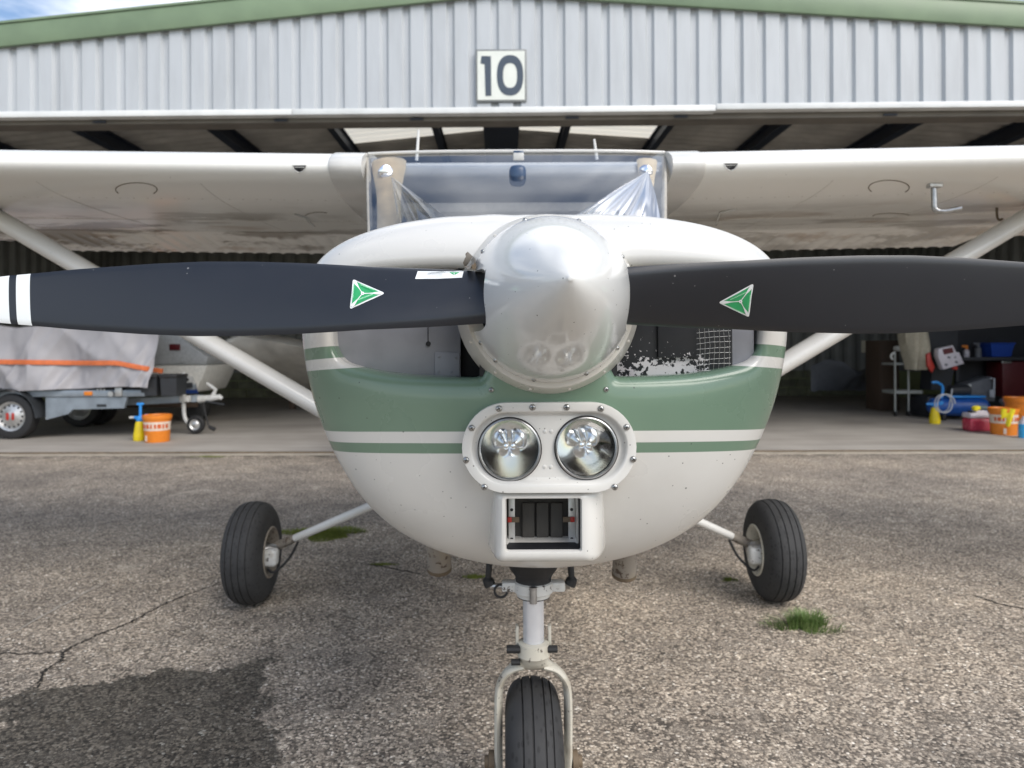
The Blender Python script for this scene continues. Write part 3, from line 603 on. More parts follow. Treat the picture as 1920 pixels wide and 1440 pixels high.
# propeller blades
def blade(side):
    st = [(.06, .090, .42), (.10, .098, .36), (.14, .104, .30), (.20, .112, .24), (.28, .119, .19), (.38, .1245, .15), (.48, .1275, .125), (.56, .126, .11), (.64, .1175, .10), (.70, .108, .095), (.76, .0985, .09), (.82, .0860, .09), (.87, .0765, .09), (.91, .066, .09), (.935, .052, .09), (.945, .030, .09)]
    rs_ = np.array([q[0] for q in st]); rq = np.concatenate([np.linspace(.06, .88, 62), np.linspace(.887, .945, 12)]); rings = []
    for r_ in rq:
        c_ = np.interp(r_, rs_, [q[1] for q in st]); tau = np.interp(r_, rs_, [q[2] for q in st]); be = min(math.atan(1.05/(2*PI*max(r_, .05))), math.radians(30))
        ch = Vector((0, -math.sin(be), -math.cos(be)*(1 if side < 0 else -1))); nn = Vector((0, -math.cos(be), math.sin(be)*(1 if side < 0 else -1)))
        ctr = Vector((X0+side*r_, 1.125, ZH+(.0 if side < 0 else .0))); ring = []
        N = 20
        for k in range(N+1):
            s_ = .5-k/N; h = math.sqrt(max(1-(2*s_)**2, 0))**.9*(1+.35*s_); ring.append(ctr+ch*(s_*c_)+nn*(h*tau*c_*.5))
        for k in range(1, N):
            s_ = -.5+k/N; h = math.sqrt(max(1-(2*s_)**2, 0)); ring.append(ctr+ch*(s_*c_)-nn*(h*tau*c_*.22))
        rings.append(ring)
    V, F = loft(rings); o = mk('propeller_blade', V, F, M['prop'], air, angle=50)
    return o, BVHTree.FromPolygons([tuple(v) for v in V], F)
bladeL, bvL = blade(-1); bladeR, bvR = blade(1)
def decal(name, layers, bvh, parent, step=6.0):
    V = []; F = []; mi = []; mats = []
    for li, (poly, m_) in enumerate(layers):
        xs = [p[0] for p in poly]; ys = [p[1] for p in poly]; n = len(poly)
        pts = [Vector(p) for p in poly]
        def inp(x_, y_):
            c = False
            for i in range(n):
                x1, y1 = poly[i]; x2, y2 = poly[(i+1) % n]
                if (y1 > y_) != (y2 > y_) and x_ < (x2-x1)*(y_-y1)/(y2-y1)+x1: c = not c
            return c
        gx = min(xs)+step/2
        while gx < max(xs):
            gy = min(ys)+step/2
            while gy < max(ys):
                if inp(gx, gy): pts.append(Vector((gx, gy)))
                gy += step
            gx += step
        v2, _, f2, _, _, _ = delaunay_2d_cdt(pts, [], [list(range(n))], 1, 1e-5)
        if m_ not in mats: mats.append(m_)
        n0 = len(V)
        for q in v2:
            d = Vector(((q.x-VX)/FPX, 1, -(q.y-VY)/FPX)).normalized(); h, nn, _, _ = bvh.ray_cast(Vector((0, 0, CAM_H)), d)
            if h is None:
                h = P(q.x, q.y, 1.12); nn = Vector((0, -1, 0))
            if nn.y > 0: nn = -nn
            V.append(h+nn*(.0004+.00025*li))
        for f in f2: F.append([i+n0 for i in f]); mi.append(mats.index(m_))
    return mk(name, V, F, mats, parent, mi=mi, angle=60)
def rtri(a, b, c, rad, n=5):
    P3 = [Vector(a), Vector(b), Vector(c)]; out = []
    for i in range(3):
        p = P3[i]; q0 = (P3[i-1]-p).normalized(); q1 = (P3[(i+1) % 3]-p).normalized(); half = q0.angle(q1)/2; L = rad/math.tan(half)
        s0 = p+q0*L; s1 = p+q1*L
        for k in range(n+1):
            t = k/n; out.append(tuple((1-t)**2*s0+2*t*(1-t)*p+t*t*s1))
    return out
def sticker(A, B, C, bvh, parent):
    A, B, C = Vector(A), Vector(B), Vector(C); ctr = (A+B+C)/3
    sh = lambda f: [ctr+(q-ctr)*f for q in (A, B, C)]
    L = [(rtri(*sh(1.03), 3.0), M['swhite']), (rtri(*sh(.91), 2.6), M['sink']), (rtri(*sh(.89), 2.6), M['sgreen'])]
    for q in (A, B, C):
        d = (q-ctr); ln = d.length; d = d.normalized(); n_ = Vector((-d.y, d.x)); pts = []
        wl = [(.05, .9), (.3, .6), (.45, 1.0), (.62, 2.2), (.75, 2.7), (.84, 2.1), (.87, .6)]
        pts = [tuple(ctr+d*ln*u+n_*w_) for u, w_ in wl]+[tuple(ctr+d*ln*u-n_*w_) for u, w_ in reversed(wl)]
        L.append((pts, M['swhite']))
    L.append(([tuple(ctr+Vector((math.cos(t), math.sin(t)))*3.2) for t in np.linspace(0, 2*PI, 14)[:-1]], M['swhite']))
    L.append(([tuple(ctr+Vector((math.cos(t), math.sin(t)))*1.1) for t in np.linspace(0, 2*PI, 8)[:-1]], M['sink']))
    E = sh(.80); rnd = random.Random(3)
    for i in range(3):
        p, q = E[i], E[(i+1) % 3]; mid = (p+q)/2; dd = (q-p).normalized(); nn = Vector((-dd.y, dd.x))
        if (ctr-mid).dot(nn) < 0: nn = -nn
        u = -.26*(q-p).length
        while u < .26*(q-p).length:
            w_ = rnd.uniform(1.0, 2.2); b0 = mid+dd*u; L.append(([tuple(b0), tuple(b0+dd*w_), tuple(b0+dd*w_+nn*2.2), tuple(b0+nn*rnd.uniform(1.4, 2.2))], M['slight'])); u += w_+.7
    return decal('sticker', L, bvh, parent)
sticker((663, 523), (722, 549), (657, 578), bvL, bladeL)
sticker((1348, 569), (1413, 534), (1404, 596), bvR, bladeR)
L = [([(784, 508), (870, 509), (867, 520.5), (820, 522.5), (779, 522.5)], M['swhite']), ([(843, 510.5), (863, 510.5), (852, 516)], M['sgreen']), ([(851.5, 512), (853, 512), (853, 515.5), (851.5, 515.5)], M['swhite'])]
rnd = random.Random(5)
for (x0_, x1_, y_) in ((806, 830, 511.2), (803, 831, 513.4), (819, 837, 516.0), (802, 866, 519.6)):
    u = x0_
    while u < x1_:
        w_ = rnd.uniform(1, 3); L.append(([(u, y_), (u+w_, y_), (u+w_, y_+1.0), (u, y_+1.0)], M['sink'])); u += w_+.6
decal('paper_label', L, bvL, bladeL)

# landing light panel
def stad(cx, cy, hw, r, n=20):
    out = []
    for k in range(n+1): t = -PI/2+PI*k/n; out.append((cx+hw+r*math.cos(t), cy+r*math.sin(t)))
    for k in range(n+1): t = PI/2+PI*k/n; out.append((cx-hw+r*math.cos(t), cy+r*math.sin(t)))
    return out
YP = 1.212; kpx = YP/FPX
def PX(px, py, Y): # panel: fixed scale in its own plane
    return Vector(((px-VX)*kpx, Y, CAM_H-(py-VY)*kpx))
cxp, cyp = 1029, 840
rings = [[PX(x_, y_, Y_) for x_, y_ in stad(cxp, cyp, 79, r_)] for r_, Y_ in ((85, YP+.05), (85, YP+.0012), (84.4, YP), (70, YP-.001), (67.5, YP+.0002), (64.5, YP+.006), (62, YP+.0115), (58, YP+.013))]
lp = mk('landing_light_panel', *loft(rings, True, False), M['paint'], air, angle=60)
bm = bmesh.new(); ed = []
def addloop(pts):
    vs = [bm.verts.new(p) for p in pts]
    for i in range(len(vs)): ed.append(bm.edges.new((vs[i], vs[(i+1) % len(vs)])))
addloop(rings[-1])
LAMPS = ((955, 844), (1100, 842))
for cx_, cy_ in LAMPS: addloop([PX(cx_+58*math.cos(t), cy_+58*math.sin(t), YP+.013) for t in np.linspace(0, 2*PI, 49)[:-1]])
bmesh.ops.triangle_fill(bm, edges=ed, use_beauty=True); bm.verts.index_update()
mk('lamp_plate', [v.co.copy() for v in bm.verts], [[v.index for v in f.verts] for f in bm.faces], M['paint'], lp, smooth=False); bm.free()
for q in ((935, 766), (998, 764), (1062, 764), (1126, 767), (1174, 802), (1186, 862), (1151, 914), (884, 802), (873, 862), (907, 913)):
    place('screw', SC5, PX(q[0], q[1], YP-.0012), lp, (0, random.uniform(0, 3), 0))
for q in ((1022, 811), (1034, 811), (1021, 878), (1033, 878), (1007, 903), (1047, 903)):
    mk('rivet', *lathe([(0, .0036), (.0012, .003), (.002, .0004)], PX(q[0], q[1], YP+.013), (0, -1, 0), 10), M['paint'], lp)
for cx_, cy_ in LAMPS:
    c_ = PX(cx_, cy_, YP+.010); r_ = 58.5*kpx
    lr = bpy.data.objects.new('landing_light', None); COL.objects.link(lr); WL[lr] = c_; lr.parent = air; lr.location = c_-WL[air]
    mk('bezel', *lathe([(.03, r_*1.01), (0, r_*1.015), (-.004, r_*1.0), (-.005, r_*.965), (-.002, r_*.94), (.005, r_*.935)], c_, (0, 1, 0), 48), M['steel'], lr)
    mk('gasket', *lathe([(.004, r_*1.045), (-.001, r_*1.04), (-.002, r_*1.015)], c_, (0, 1, 0), 48), M['rubber'], lr)
    pr = [(.034*(1-(k/20)**1.45)+.003, max(r_*.94*k/20, .0003)) for k in range(21)][::-1]
    mk('reflector', *lathe(pr, c_, (0, 1, 0), 48), M['mirror'], lr, angle=80)
    for s_ in (-1, 1): mk('bulb_shield', *lathe([(-.0, .0003), (.001, .004), (.004, .0058), (.010, .0055), (.024, .004)], c_+Vector((s_*.0062, .013, .003)), (0, 1, 0), 14), M['chrome'], lr)
    mk('filament_post', *tube([c_+Vector((-.006, .026, .006)), c_+Vector((-.020, .016, .030))], .0013, 6), M['steel'], lr)
    mk('lens', *lathe([(.004, r_*.945), (.0005, r_*.90), (-.004, r_*.6), (-.0062, r_*.3), (-.007, .0003)], c_, (0, 1, 0), 40), M['glass'], lr, angle=80)

# carburettor air scoop under the lamps
def SQ(l, r_, t, b_, Y): return [PX(l, t, Y), PX(r_, t, Y), PX(r_, b_, Y), PX(l, b_, Y)]
def rrect(l, r_, t, b_, rad, Y, n=5):
    out = []
    for (cx_, cy_, a0) in ((r_-rad, t+rad, -PI/2), (r_-rad, b_-rad, 0), (l+rad, b_-rad, PI/2), (l+rad, t+rad, PI)):
        for k in range(n+1): tq = a0+PI/2*k/n; out.append(PX(cx_+rad*math.cos(tq), cy_+rad*math.sin(tq), Y))
    return out
rg = [rrect(908, 1160, 918, 1090, 30, 1.38), rrect(913, 1151, 920, 1082, 28, 1.325), rrect(918, 1143, 922, 1075, 24, 1.290), rrect(922, 1135, 924, 1069, 20, 1.262), rrect(925, 1127, 926, 1064, 16, 1.245), rrect(928.5, 1119, 927, 1060, 13, 1.233), rrect(934, 1110, 929, 1055, 11, 1.2255), rrect(940, 1097, 933, 1046, 8, 1.2205), rrect(946, 1091, 937, 1039, 5, 1.2215), rrect(948, 1089, 938, 1037, 4, 1.225), rrect(950, 1087, 939, 1036, 4, 1.33)]
sc = mk('air_scoop', *loft(rg, True, False), M['paint'], air, angle=50)
mk('scoop_lining', *loft([rrect(948.4, 1088.5, 938.4, 1036.6, 4, 1.232), rrect(949, 1088, 938.6, 1036.4, 4, 1.33)], True, False), M['black'], sc)
def PF(px, py, Y): return P(px, py, Y)
flt = mk('filter', *span(PF(940, 920, 1.318), PF(1090, 1045, 1.328), .001), M['filt'], air)
for k in range(3): mk('filter_panel', *box((PF(989+26.5*k, 975, 1.312)), (23.5*1.31/FPX, .010, 66*1.31/FPX), .003, 2), M['filt'], flt)
for l, r_ in ((952, 964), (1064, 1077)):
    mk('filter_rail', *span(PF(l, 930, 1.300), PF(r_, 1020, 1.306), .001), M['alu'], flt)
    for yy in (956, 1011): mk('rail_hole', *lathe([(0, .003), (.0008, .0028), (.0009, .0001)], PF((l+r_)/2, yy, 1.2998), (0, -1, 0), 10), M['black'], flt)
mk('filter_rail', *span(PF(952, 1012, 1.302), PF(1077, 1024, 1.308), .001), M['alu'], flt)
for l, r_, ll in ((950, 958, 972), (1068, 1076, 1054)):
    mk('latch', *span(PF(l, 970, 1.2955), PF(r_, 979, 1.299), .001), M['red'], flt); mk('latch_strap', *span(PF(min(r_, ll), 970, 1.297), PF(max(l, ll), 979, 1.2995)), M['rail'], flt)
# cowl screws and chipped bracket by the spinner
for q in ((921, 731), (1136, 731)):
    h, nn = on_cowl(*q)
    if h: place('screw', SC3, h, cowl, aimrot(nn))
def chip(cx_, cy_, s_, seed):
    rnd = random.Random(seed); return [(cx_+s_*rnd.uniform(.55, 1.2)*math.cos(t), cy_+1.25*s_*rnd.uniform(.55, 1.2)*math.sin(t)) for t in np.linspace(0, 2*PI, 12)[:-1]]
decal('paint_chip', [(chip(880, 489, 13, 4), M['exhaust']), (chip(889, 500, 6, 9), M['rail'])], cowl_bvh, cowl)

# exhaust stacks
for (px, py, lx) in ((822, 1066, -.012), (1168, 1078, .006)):
    c_ = P(px, py, 1.62); d = Vector((0, .35, -1)).normalized(); a_ = c_-d*.18
    V, F = lathe([(0, .026), (.18, .0275), (.181, .0255), (.03, .0235)], a_+Vector((0, 0, 0)), d, 28)
    mk('exhaust_pipe', V, F, M['exhaust'], air); mk('exhaust_lip', *lathe([(.172, .0279), (.1815, .0279), (.1818, .0252), (.16, .0240)], a_, d, 28), M['rail'], air); mk('exhaust_bore', *lathe([(.12, .0002), (.12, .0236)], a_, d, 20), M['black'], air)

# fuselage and cabin
def sect(Y, xc, hw, zb, zt, e=2.6, n=48):
    out = []
    for k in range(n):
        t = 2*PI*k/n; c, s = math.cos(t), math.sin(t); out.append(Vector((xc+hw*math.copysign(abs(c)**(2/e), c), Y, (zb+zt)/2+(zt-zb)/2*math.copysign(abs(s)**(2/e), s))))
    return out
XC = .060
V, F = loft([sect(2.082, .06, .46, .66, 1.40, 3), sect(2.5, XC, .53, .60, 1.34, 3.4), sect(3.2, XC, .55, .58, 1.34, 3.6), sect(4.0, XC, .52, .62, 1.36, 3.4), sect(4.6, XC, .40, .72, 1.50, 3), sect(5.6, .05, .25, .88, 1.42, 2.6), sect(6.8, .045, .12, 1.02, 1.30, 2.4), sect(7.6, .04, .05, 1.08, 1.22, 2.2)])
mk('fuselage', V, F, M['paint'], air)
V, F = loft([sect(4.0, XC, .53, 1.2, 1.80, 3), sect(4.4, XC, .42, 1.3, 1.62, 3), sect(4.75, XC, .30, 1.36, 1.52, 2.6)])
mk('rear_deck', V, F, M['paint'], air)
V, F = loft([[Vector((.04+x_, y_, z_)) for y_, z_ in ((6.7, 1.25), (7.0, 1.25), (7.75, 2.35), (7.25, 2.35))] for x_ in (-.03, .03)]); mk('tail_fin', V, F, M['paint'], air, smooth=False)
V, F = join(span((-1.4, 6.75, 1.16), (-.02, 7.45, 1.20), .018), span((.10, 6.75, 1.16), (1.5, 7.45, 1.20), .018)); mk('tailplane', V, F, M['paint'], air)
XL, XR = -.515, .629
def naca(c, n=44, t=.12, m=.02, p=.4, x1=1.0):
    up_, lo_ = [], []
    for k in range(n+1):
        x_ = x1*(1-math.cos(PI*k/n))/2 if x1 > .99 else x1*(1-math.cos(PI/2*k/n))
        yt = 5*t*(.2969*math.sqrt(x_)-.126*x_-.3516*x_**2+.2843*x_**3-.1015*x_**4); yc = m/p**2*(2*p*x_-x_*x_) if x_ < p else m/(1-p)**2*((1-2*p)+2*p*x_-x_*x_)
        up_.append((x_*c, (yc+yt)*c)); lo_.append((x_*c, (yc-yt)*c))
    return list(reversed(up_))+lo_[1:]
CH = 1.63; YLE = 2.60; ZLE = 1.797; INC = math.radians(1.2)
def wpt(X, q, sc_=1.0, roo=0):
    y_, z_ = q; y2 = y_*math.cos(INC)+z_*math.sin(INC); z2 = -y_*math.sin(INC)+z_*math.cos(INC)
    return Vector((X, YLE+y2, ZLE+z2+.0165*roo))
for s, xr in ((-1, XL), (1, XR)):
    rg = []; n_st = 26
    for k in range(n_st+1):
        u = k/n_st; dx = 4.5*u; X = xr+s*dx; tp = 1 if dx < 2.2 else 1-.28*(dx-2.2)/2.3
        rg.append([wpt(X, (q[0]*tp+(1-tp)*.35, q[1]*tp), 1, dx) for q in naca(CH, 40, x1=.72)])
    V, F = loft(rg); wg = mk('wing', V, F, M['wing'], air, angle=45); wbv = BVHTree.FromPolygons([tuple(v) for v in V], F)
    rg = []
    for dx in (-.004, .004, .06, .112, .118):
        sc_ = 1.014 if dx < .115 else 1.002
        rg.append([wpt(xr+s*dx, ((q[0]-.5)*sc_+.5-.004, q[1]*(sc_+.02)), 1, dx) for q in naca(CH, 40, x1=.97)])
    mk('wing_root_fairing', *loft(rg), M['paint'], air, angle=45)
    # flap and aileron with beaded skins
    for nm, d0, d1, droop in (('flap', .13, 2.05, .07), ('aileron', 2.07, 4.4, .015)):
        ns = int((d1-d0)/.012); sec = [q for q in naca(CH, 60) if q[0] > .725*CH]; upp = sorted([q for q in sec if q[1] >= 0 or q[0] > 1.6], key=lambda q: -q[0]); rg = []
        m_ = len(sec)//2
        for k in range(ns+1):
            dx = d0+(d1-d0)*k/ns; bead = .0075*max(0, math.sin(2*PI*dx/.085))**2; ring = []
            for j, q in enumerate(sec):
                e = (q[0]/CH-.725)/.275; lower = j > m_; off = (-bead*(1 if .22 < e < 1 else 0)) if lower else bead*.5*(1 if .2 < e < .97 else 0)
                ring.append(wpt(xr+s*dx, (q[0], q[1]-.03*(1 if True else 0)*0-droop*e+off), 1, dx))
            rg.append(ring)
        mk(nm, *loft(rg), M['wing'], air, angle=50)
    # leading edge vents, inspection covers, tabs
    def won(px, py):
        d = Vector(((px-VX)/FPX, 1, -(py-VY)/FPX)).normalized(); return wbv.ray_cast(Vector((0, 0, CAM_H)), d)
    cx_ = 563 if s < 0 else 1372
    hp = [(cx_-13, 308), (cx_+13, 308), (cx_+12, 313), (cx_+7, 319), (cx_, 322), (cx_-7, 319), (cx_-12, 313)]
    decal('cabin_air_vent', [(hp, M['black'])], wbv, wg, 4)
    rims = [won(*q)[0] for q in hp]+[won(*hp[0])[0]]
    if all(r is not None for r in rims): mk('vent_rim', *tube(rims, .0022, 6, cap=False), M['paint'], wg)
    for (ex, ey, rx_, ry_, a0, a1) in (((257, 352, 39, 13, 150, 395) if s < 0 else (1668, 355, 38, 14, 150, 395)), ((600, 405, 28, 9, 200, 300) if s < 0 else (1672, 408, 34, 5, 170, 350))):
        pts = [won(ex+rx_*math.cos(math.radians(t)), ey+ry_*math.sin(math.radians(t)))[0] for t in np.linspace(a0, a1, 26)]
        pts = [p+Vector((0, 0, -.0008)) for p in pts if p is not None]
        if len(pts) > 3: mk('inspection_cover_edge', *tube(pts, .0018, 5), M['rail'], wg)
    ta = [(552, 398), (575, 405), (590, 418)] if s < 0 else [(1382, 393), (1352, 398), (1344, 418)]
    pts = [won(*q)[0] for q in ta]
    if all(p is not None for p in pts): mk('drain_tab', *tube([pts[0]+Vector((0, 0, -.002)), pts[1]+Vector((0, 0, -.006)), pts[2]+Vector((0, 0, -.014))], .0045, 8), M['paint'], wg)
    if s > 0:
        h = won(1752, 350)[0]
        if h is not None:
            L_ = h+Vector((0, 0, .01)); mk('vent_tube', *tube(smoothpath([L_, L_+Vector((.002, 0, -.07)), L_+Vector((.006, .0, -.105)), L_+Vector((.035, -.01, -.115)), L_+Vector((.088, -.03, -.107))], 4), .0105, 12), M['steel'], wg)
            mk('vent_bracket', *box(L_+Vector((0, -.005, -.015)), (.05, .03, .018), .004), M['alu'], wg)
        h = won(1870, 394)[0]
        if h is not None: mk('tie_down_hook', *tube(smoothpath([h+Vector((0, 0, .01)), h+Vector((.002, 0, -.04)), h+Vector((.012, 0, -.055)), h+Vector((.025, 0, -.05))], 4), .005, 8), M['rail'], wg)
    # rivet rows and skin seams under the wing
    def wdown(X, Y):
        return wbv.ray_cast(Vector((X, Y, 1.2)), Vector((0, 0, 1)))[0]
    rv = []
    for yy in (2.86, 3.32, 3.70):
        for k in range(46):
            h = wdown(xr+s*(.14+.055*k), yy)
            if h is not None: rv.append(lathe([(0, .0042), (.001, .0036), (.0016, .0004)], h, (0, 0, -1), 6))
    tag(mk('rivet_row', *join(*rv), M['collar'], wg), kind='stuff')
    for dx in (.62, 1.24, 1.86):
        pts = [wdown(xr+s*dx, yy) for yy in np.linspace(2.68, 3.72, 20)]; pts = [p for p in pts if p is not None]
        if len(pts) > 4: mk('skin_lap', *tube([p-Vector((0, 0, .0004)) for p in pts], .0014, 5), M['collar'], wg)
    pts = [wdown(xr+s*dx, 3.34) for dx in np.linspace(.13, 2.6, 20)]; mk('skin_lap', *tube([p for p in pts if p is not None], .0016, 5), M['collar'], wg)
    # strut
    A_ = Vector((XC+s*.53, 3.02, .70)); B_ = Vector((XC+s*2.36, 3.10, 1.765))
    stt = mk('wing_strut', *tube([A_.lerp(B_, k/8) for k in range(9)], .0395, 24, flat=1.5, fdir=(0, 0, 1)), M['paint'], air)
    mk('strut_cuff', *tube([A_, A_.lerp(B_, .04)], .047, 16, flat=1.4, fdir=(0, 0, 1)), M['paint'], air)
# cabin roof and windscreen
rg = [[wpt(X, (q[0]*.93+.095, q[1]*.93-.004), 1, 0) for q in naca(CH, 40, x1=.9)] for X in np.linspace(XL+.004, XR-.004, 7)]
mk('cabin_roof', *loft(rg), M['paint'], air, angle=45)
mk('headliner', *span((XL+.02, 2.78, 1.66), (XR-.02, 4.0, 1.70), .01), M['head'], air)
def wsc(u, v):
    a_ = 2*u-1; hwt, hwb = .566, .455; hw = hwb+(hwt-hwb)*v; xc = .048+(.057-.048)*v
    Y = 2.08+(2.70-2.08)*v**.92+(.10*(1-v)+.02)*abs(a_)**3.2; Z = 1.43+(1.872-1.43)*v**.95-.003*abs(a_)**4*v-.035*(1-v)*abs(a_)**3
    return Vector((xc+hw*a_, Y-.02*math.sin(PI*v), Z))
mk('windscreen', *grid(wsc, 41, 21), M['screen'], air, angle=80)
for s in (-1, 1):
    u0 = 0 if s < 0 else 1
    path = [wsc(u0, v)+Vector((s*.002, .012, -.004)) for v in np.linspace(0, .97, 12)]
    mk('windscreen_pillar', *tube(path, .009, 10), M['head'], air)
    pin = [wsc(.066 if s < 0 else .945, v)+Vector((0, .030, -.012)) for v in np.linspace(0, .97, 10)]
    mk('inner_trim', *tube(pin, [.040 if s < 0 else .016]*5+[.042 if s < 0 else .017, .046 if s < 0 else .02, .054 if s < 0 else .026, .062 if s < 0 else .034, .066 if s < 0 else .04], 10, flat=.3, fdir=(1, 0, 0)), M['beige'], air)
path = [wsc(u, 1)+Vector((0, -.004, .004)) for u in np.linspace(0, 1, 20)]; mk('windscreen_strip', *tube(path, .006, 8), M['paint'], air)
c_ = P(720, 321, 2.60); mk('ventilator_knob', *lathe([(0, .022), (.01, .024), (.018, .016), (.03, .016), (.034, .024), (.044, .024), (.048, .018), (.049, .0003)], c_+Vector((0, .02, 0)), (.35, -1, -.1), 20), M['chrome'], air)
c_ = P(1217, 322, 2.60); mk('ventilator_knob', *lathe([(0, .022), (.01, .024), (.018, .016), (.03, .016), (.034, .024), (.044, .024), (.048, .018), (.049, .0003)], c_+Vector((0, .03, 0)), (-.35, -1, -.1), 20), M['chrome'], air)
mk('compass', *join(box(P(972, 330, 2.52), (.06, .07, .07), .02, 3), box(P(974, 292, 2.56), (.04, .02, .035), .006)), M['navygrey'], air)
mk('compass_tab', *box(P(974, 294, 2.54), (.038, .006, .028), .004), M['white2'], air)
mk('cockpit_floor', *join(span((XL+.10, 2.5, .72), (XR-.10, 4.0, .75)), span((XL+.02, 3.98, .75), (XR-.02, 4.0, 1.7))), M['panelk'], air, smooth=False)
mk('instrument_panel', *span((XL+.08, 2.32, 1.0), (XR-.10, 2.40, 1.40), .02), M['panelk'], air)
for xx in (-.20, .31):
    st_ = mk('seat', *box((xx, 3.15, 1.02), (.42, .45, .14), .05, 3), M['seat'], air)
    mk('seat_back', *box((xx, 3.42, 1.30), (.42, .12, .60), .05, 3, rx=-.18), M['seat'], air)
for s, xs in ((-1, XL), (1, XR)):
    for yy, lean in ((3.05, 0), (4.0, 0)): mk('door_post', *tube([(xs-s*.02, yy, 1.30), (xs-s*.015, yy, 1.78)], .03, 8), M['paint'], air)
    mk('side_window', *span((xs-s*.012, 2.75, 1.34), (xs-s*.008, 3.98, 1.75)), M['screen'], air, smooth=False)
# crumpled clear film hanging from the knobs
def film(side):
    A_ = P(1217, 322, 2.50) if side > 0 else P(735, 330, 2.50)
    x0_, x1_ = (1030, 1242) if side > 0 else (745, 870)
    def fn(u, v):
        b_ = P(x0_+(x1_-x0_)*u, 430, 2.24); p = A_.lerp(b_, v); w_ = .022*v*math.sin(u*17+1.5*math.sin(v*3+u*5))+.010*v*math.sin(u*41+v*2); return p+Vector((.25*w_, w_-.02*math.sin(PI*v), .03*math.sin(u*PI)*(1-v)*v))
    mk('clear_film', *grid(fn, 60, 18), M['cling'], air, angle=80)
film(1); film(-1)
for px, y0, y1, lean in ((783, 300, 243, 4), (1121, 300, 262, -5)):
    mk('antenna', *tube([P(px, y0, 3.05), P(px+lean, y1, 3.05)], [.007, .005], 8), M['paint'], air)

# nose gear
NX = .066; YG = 1.575
def NZ(py): return CAM_H-(py-VY)*YG/FPX
ng = bpy.data.objects.new('nose_gear', None); COL.objects.link(ng); WL[ng] = Vector((NX, YG, .2)); ng.parent = air; ng.location = WL[ng]-WL[air]
c0 = lambda z: Vector((NX, YG, z))
mk('boot', *lathe([(.70, .075), (NZ(1066), .052), (NZ(1072), .046), (NZ(1080), .040), (NZ(1088), .040)], (NX, YG, 0), (0, 0, 1), 28), M['rubber'], ng)
mk('steering_collar', *join(lathe([(NZ(1088), .040), (NZ(1090), .044), (NZ(1107), .044), (NZ(1110), .039), (NZ(1116), .037)], (NX, YG, 0), (0, 0, 1), 28), box((NX+.045, YG, NZ(1098)), (.05, .03, .022), .005), box((NX-.045, YG, NZ(1098)), (.05, .03, .022), .005)), M['whitechip'], ng)
mk('collar_band', *lathe([(NZ(1110), .034), (NZ(1112), .037), (NZ(1118), .036), (NZ(1120), .028)], (NX, YG, 0), (0, 0, 1), 24), M['rubber'], ng)
mk('torque_stud', *lathe([(0, .008), (.035, .008), (.036, .0003)], (NX-.002, YG-.045, NZ(1118)), (0, 0, 1), 12), M['steel'], ng)
for s, px in ((-1, 917), (1, 1066)):
    e = P(px, 1097, YG)
    mk('steering_rod', *tube(smoothpath([e+Vector((0, .02, .09)), e+Vector((s*.002, 0, .045)), e+Vector((s*.004, 0, .012)), e], 4), [.006]*4+[.007]*4+[.013]*5, 10), M['rubber'], ng)
    mk('rod_end', *tube([e+Vector((0, 0, -.002)), Vector((NX+s*.062, YG, NZ(1098)))], .0065, 10), M['exhaust'] if s > 0 else M['steel'], ng)
hp = P(937, 1108, YG-.01); mk('shimmy_ring', *tube([hp+Vector((.014*math.cos(t), 0, .014*math.sin(t))) for t in np.linspace(0, 2*PI, 20)], .0028, 6), M['rubber'], ng)
mk('oleo_strut', *lathe([(NZ(1206), .0235), (NZ(1110), .0235)], (NX, YG, 0), (0, 0, 1), 32), M['oleo'], ng)
mk('fork_collar', *lathe([(NZ(1229), .0335), (NZ(1227), .036), (NZ(1204), .0345), (NZ(1202), .030), (NZ(1201), .024)], (NX, YG, 0), (0, 0, 1), 32), M['fork'], ng)
for z_, xa, xb, r_ in ((1213, -.060, -.030, .009), (1213, .030, .052, .008), (1237, -.050, -.030, .007)):
    mk('collar_bolt', *tube([c0(NZ(z_))+Vector((xa, -.012, 0)), c0(NZ(z_))+Vector((xb, -.012, 0))], r_, 10), M['rubber'], ng)
for s_ in (-1, 1): mk('torque_lug', *box(c0(NZ(1196))+Vector((s_*.036, .01, 0)), (.007, .02, .05), .002), M['fork'], ng)
mk('fork_crown', *loft([[c0(z)+Vector((a*math.cos(t), .8*b_*math.sin(t)+.01*k, 0)) for t in np.linspace(0, 2*PI, 25)[:-1]] for k, (z, a, b_) in enumerate(((NZ(1229), .034, .034), (NZ(1240), .034, .036), (NZ(1250), .042, .036), (NZ(1258), .055, .032), (NZ(1263), .052, .022)))]), M['fork'], ng)
for s in (-1, 1):
    pth = smoothpath([(NX+s*.020, YG+.015, NZ(1252)), (NX+s*.050, YG+.02, NZ(1262)), (NX+s*.071, YG+.025, NZ(1285)), (NX+s*.078, YG+.03, NZ(1315)), (NX+s*.079, YG+.035, .25), (NX+s*.079, 1.62, .15)], 6)
    mk('fork_leg', *tube(pth, .019, 14, flat=.46, fdir=(0, 1, 0)), M['fork'], ng)
    mk('axle_nut', *lathe([(0, .024), (.012, .024), (.014, .014), (.022, .013), (.023, .0003)], (NX+s*.089, 1.62, .185), (s, 0, 0), 14), M['rail'], ng)
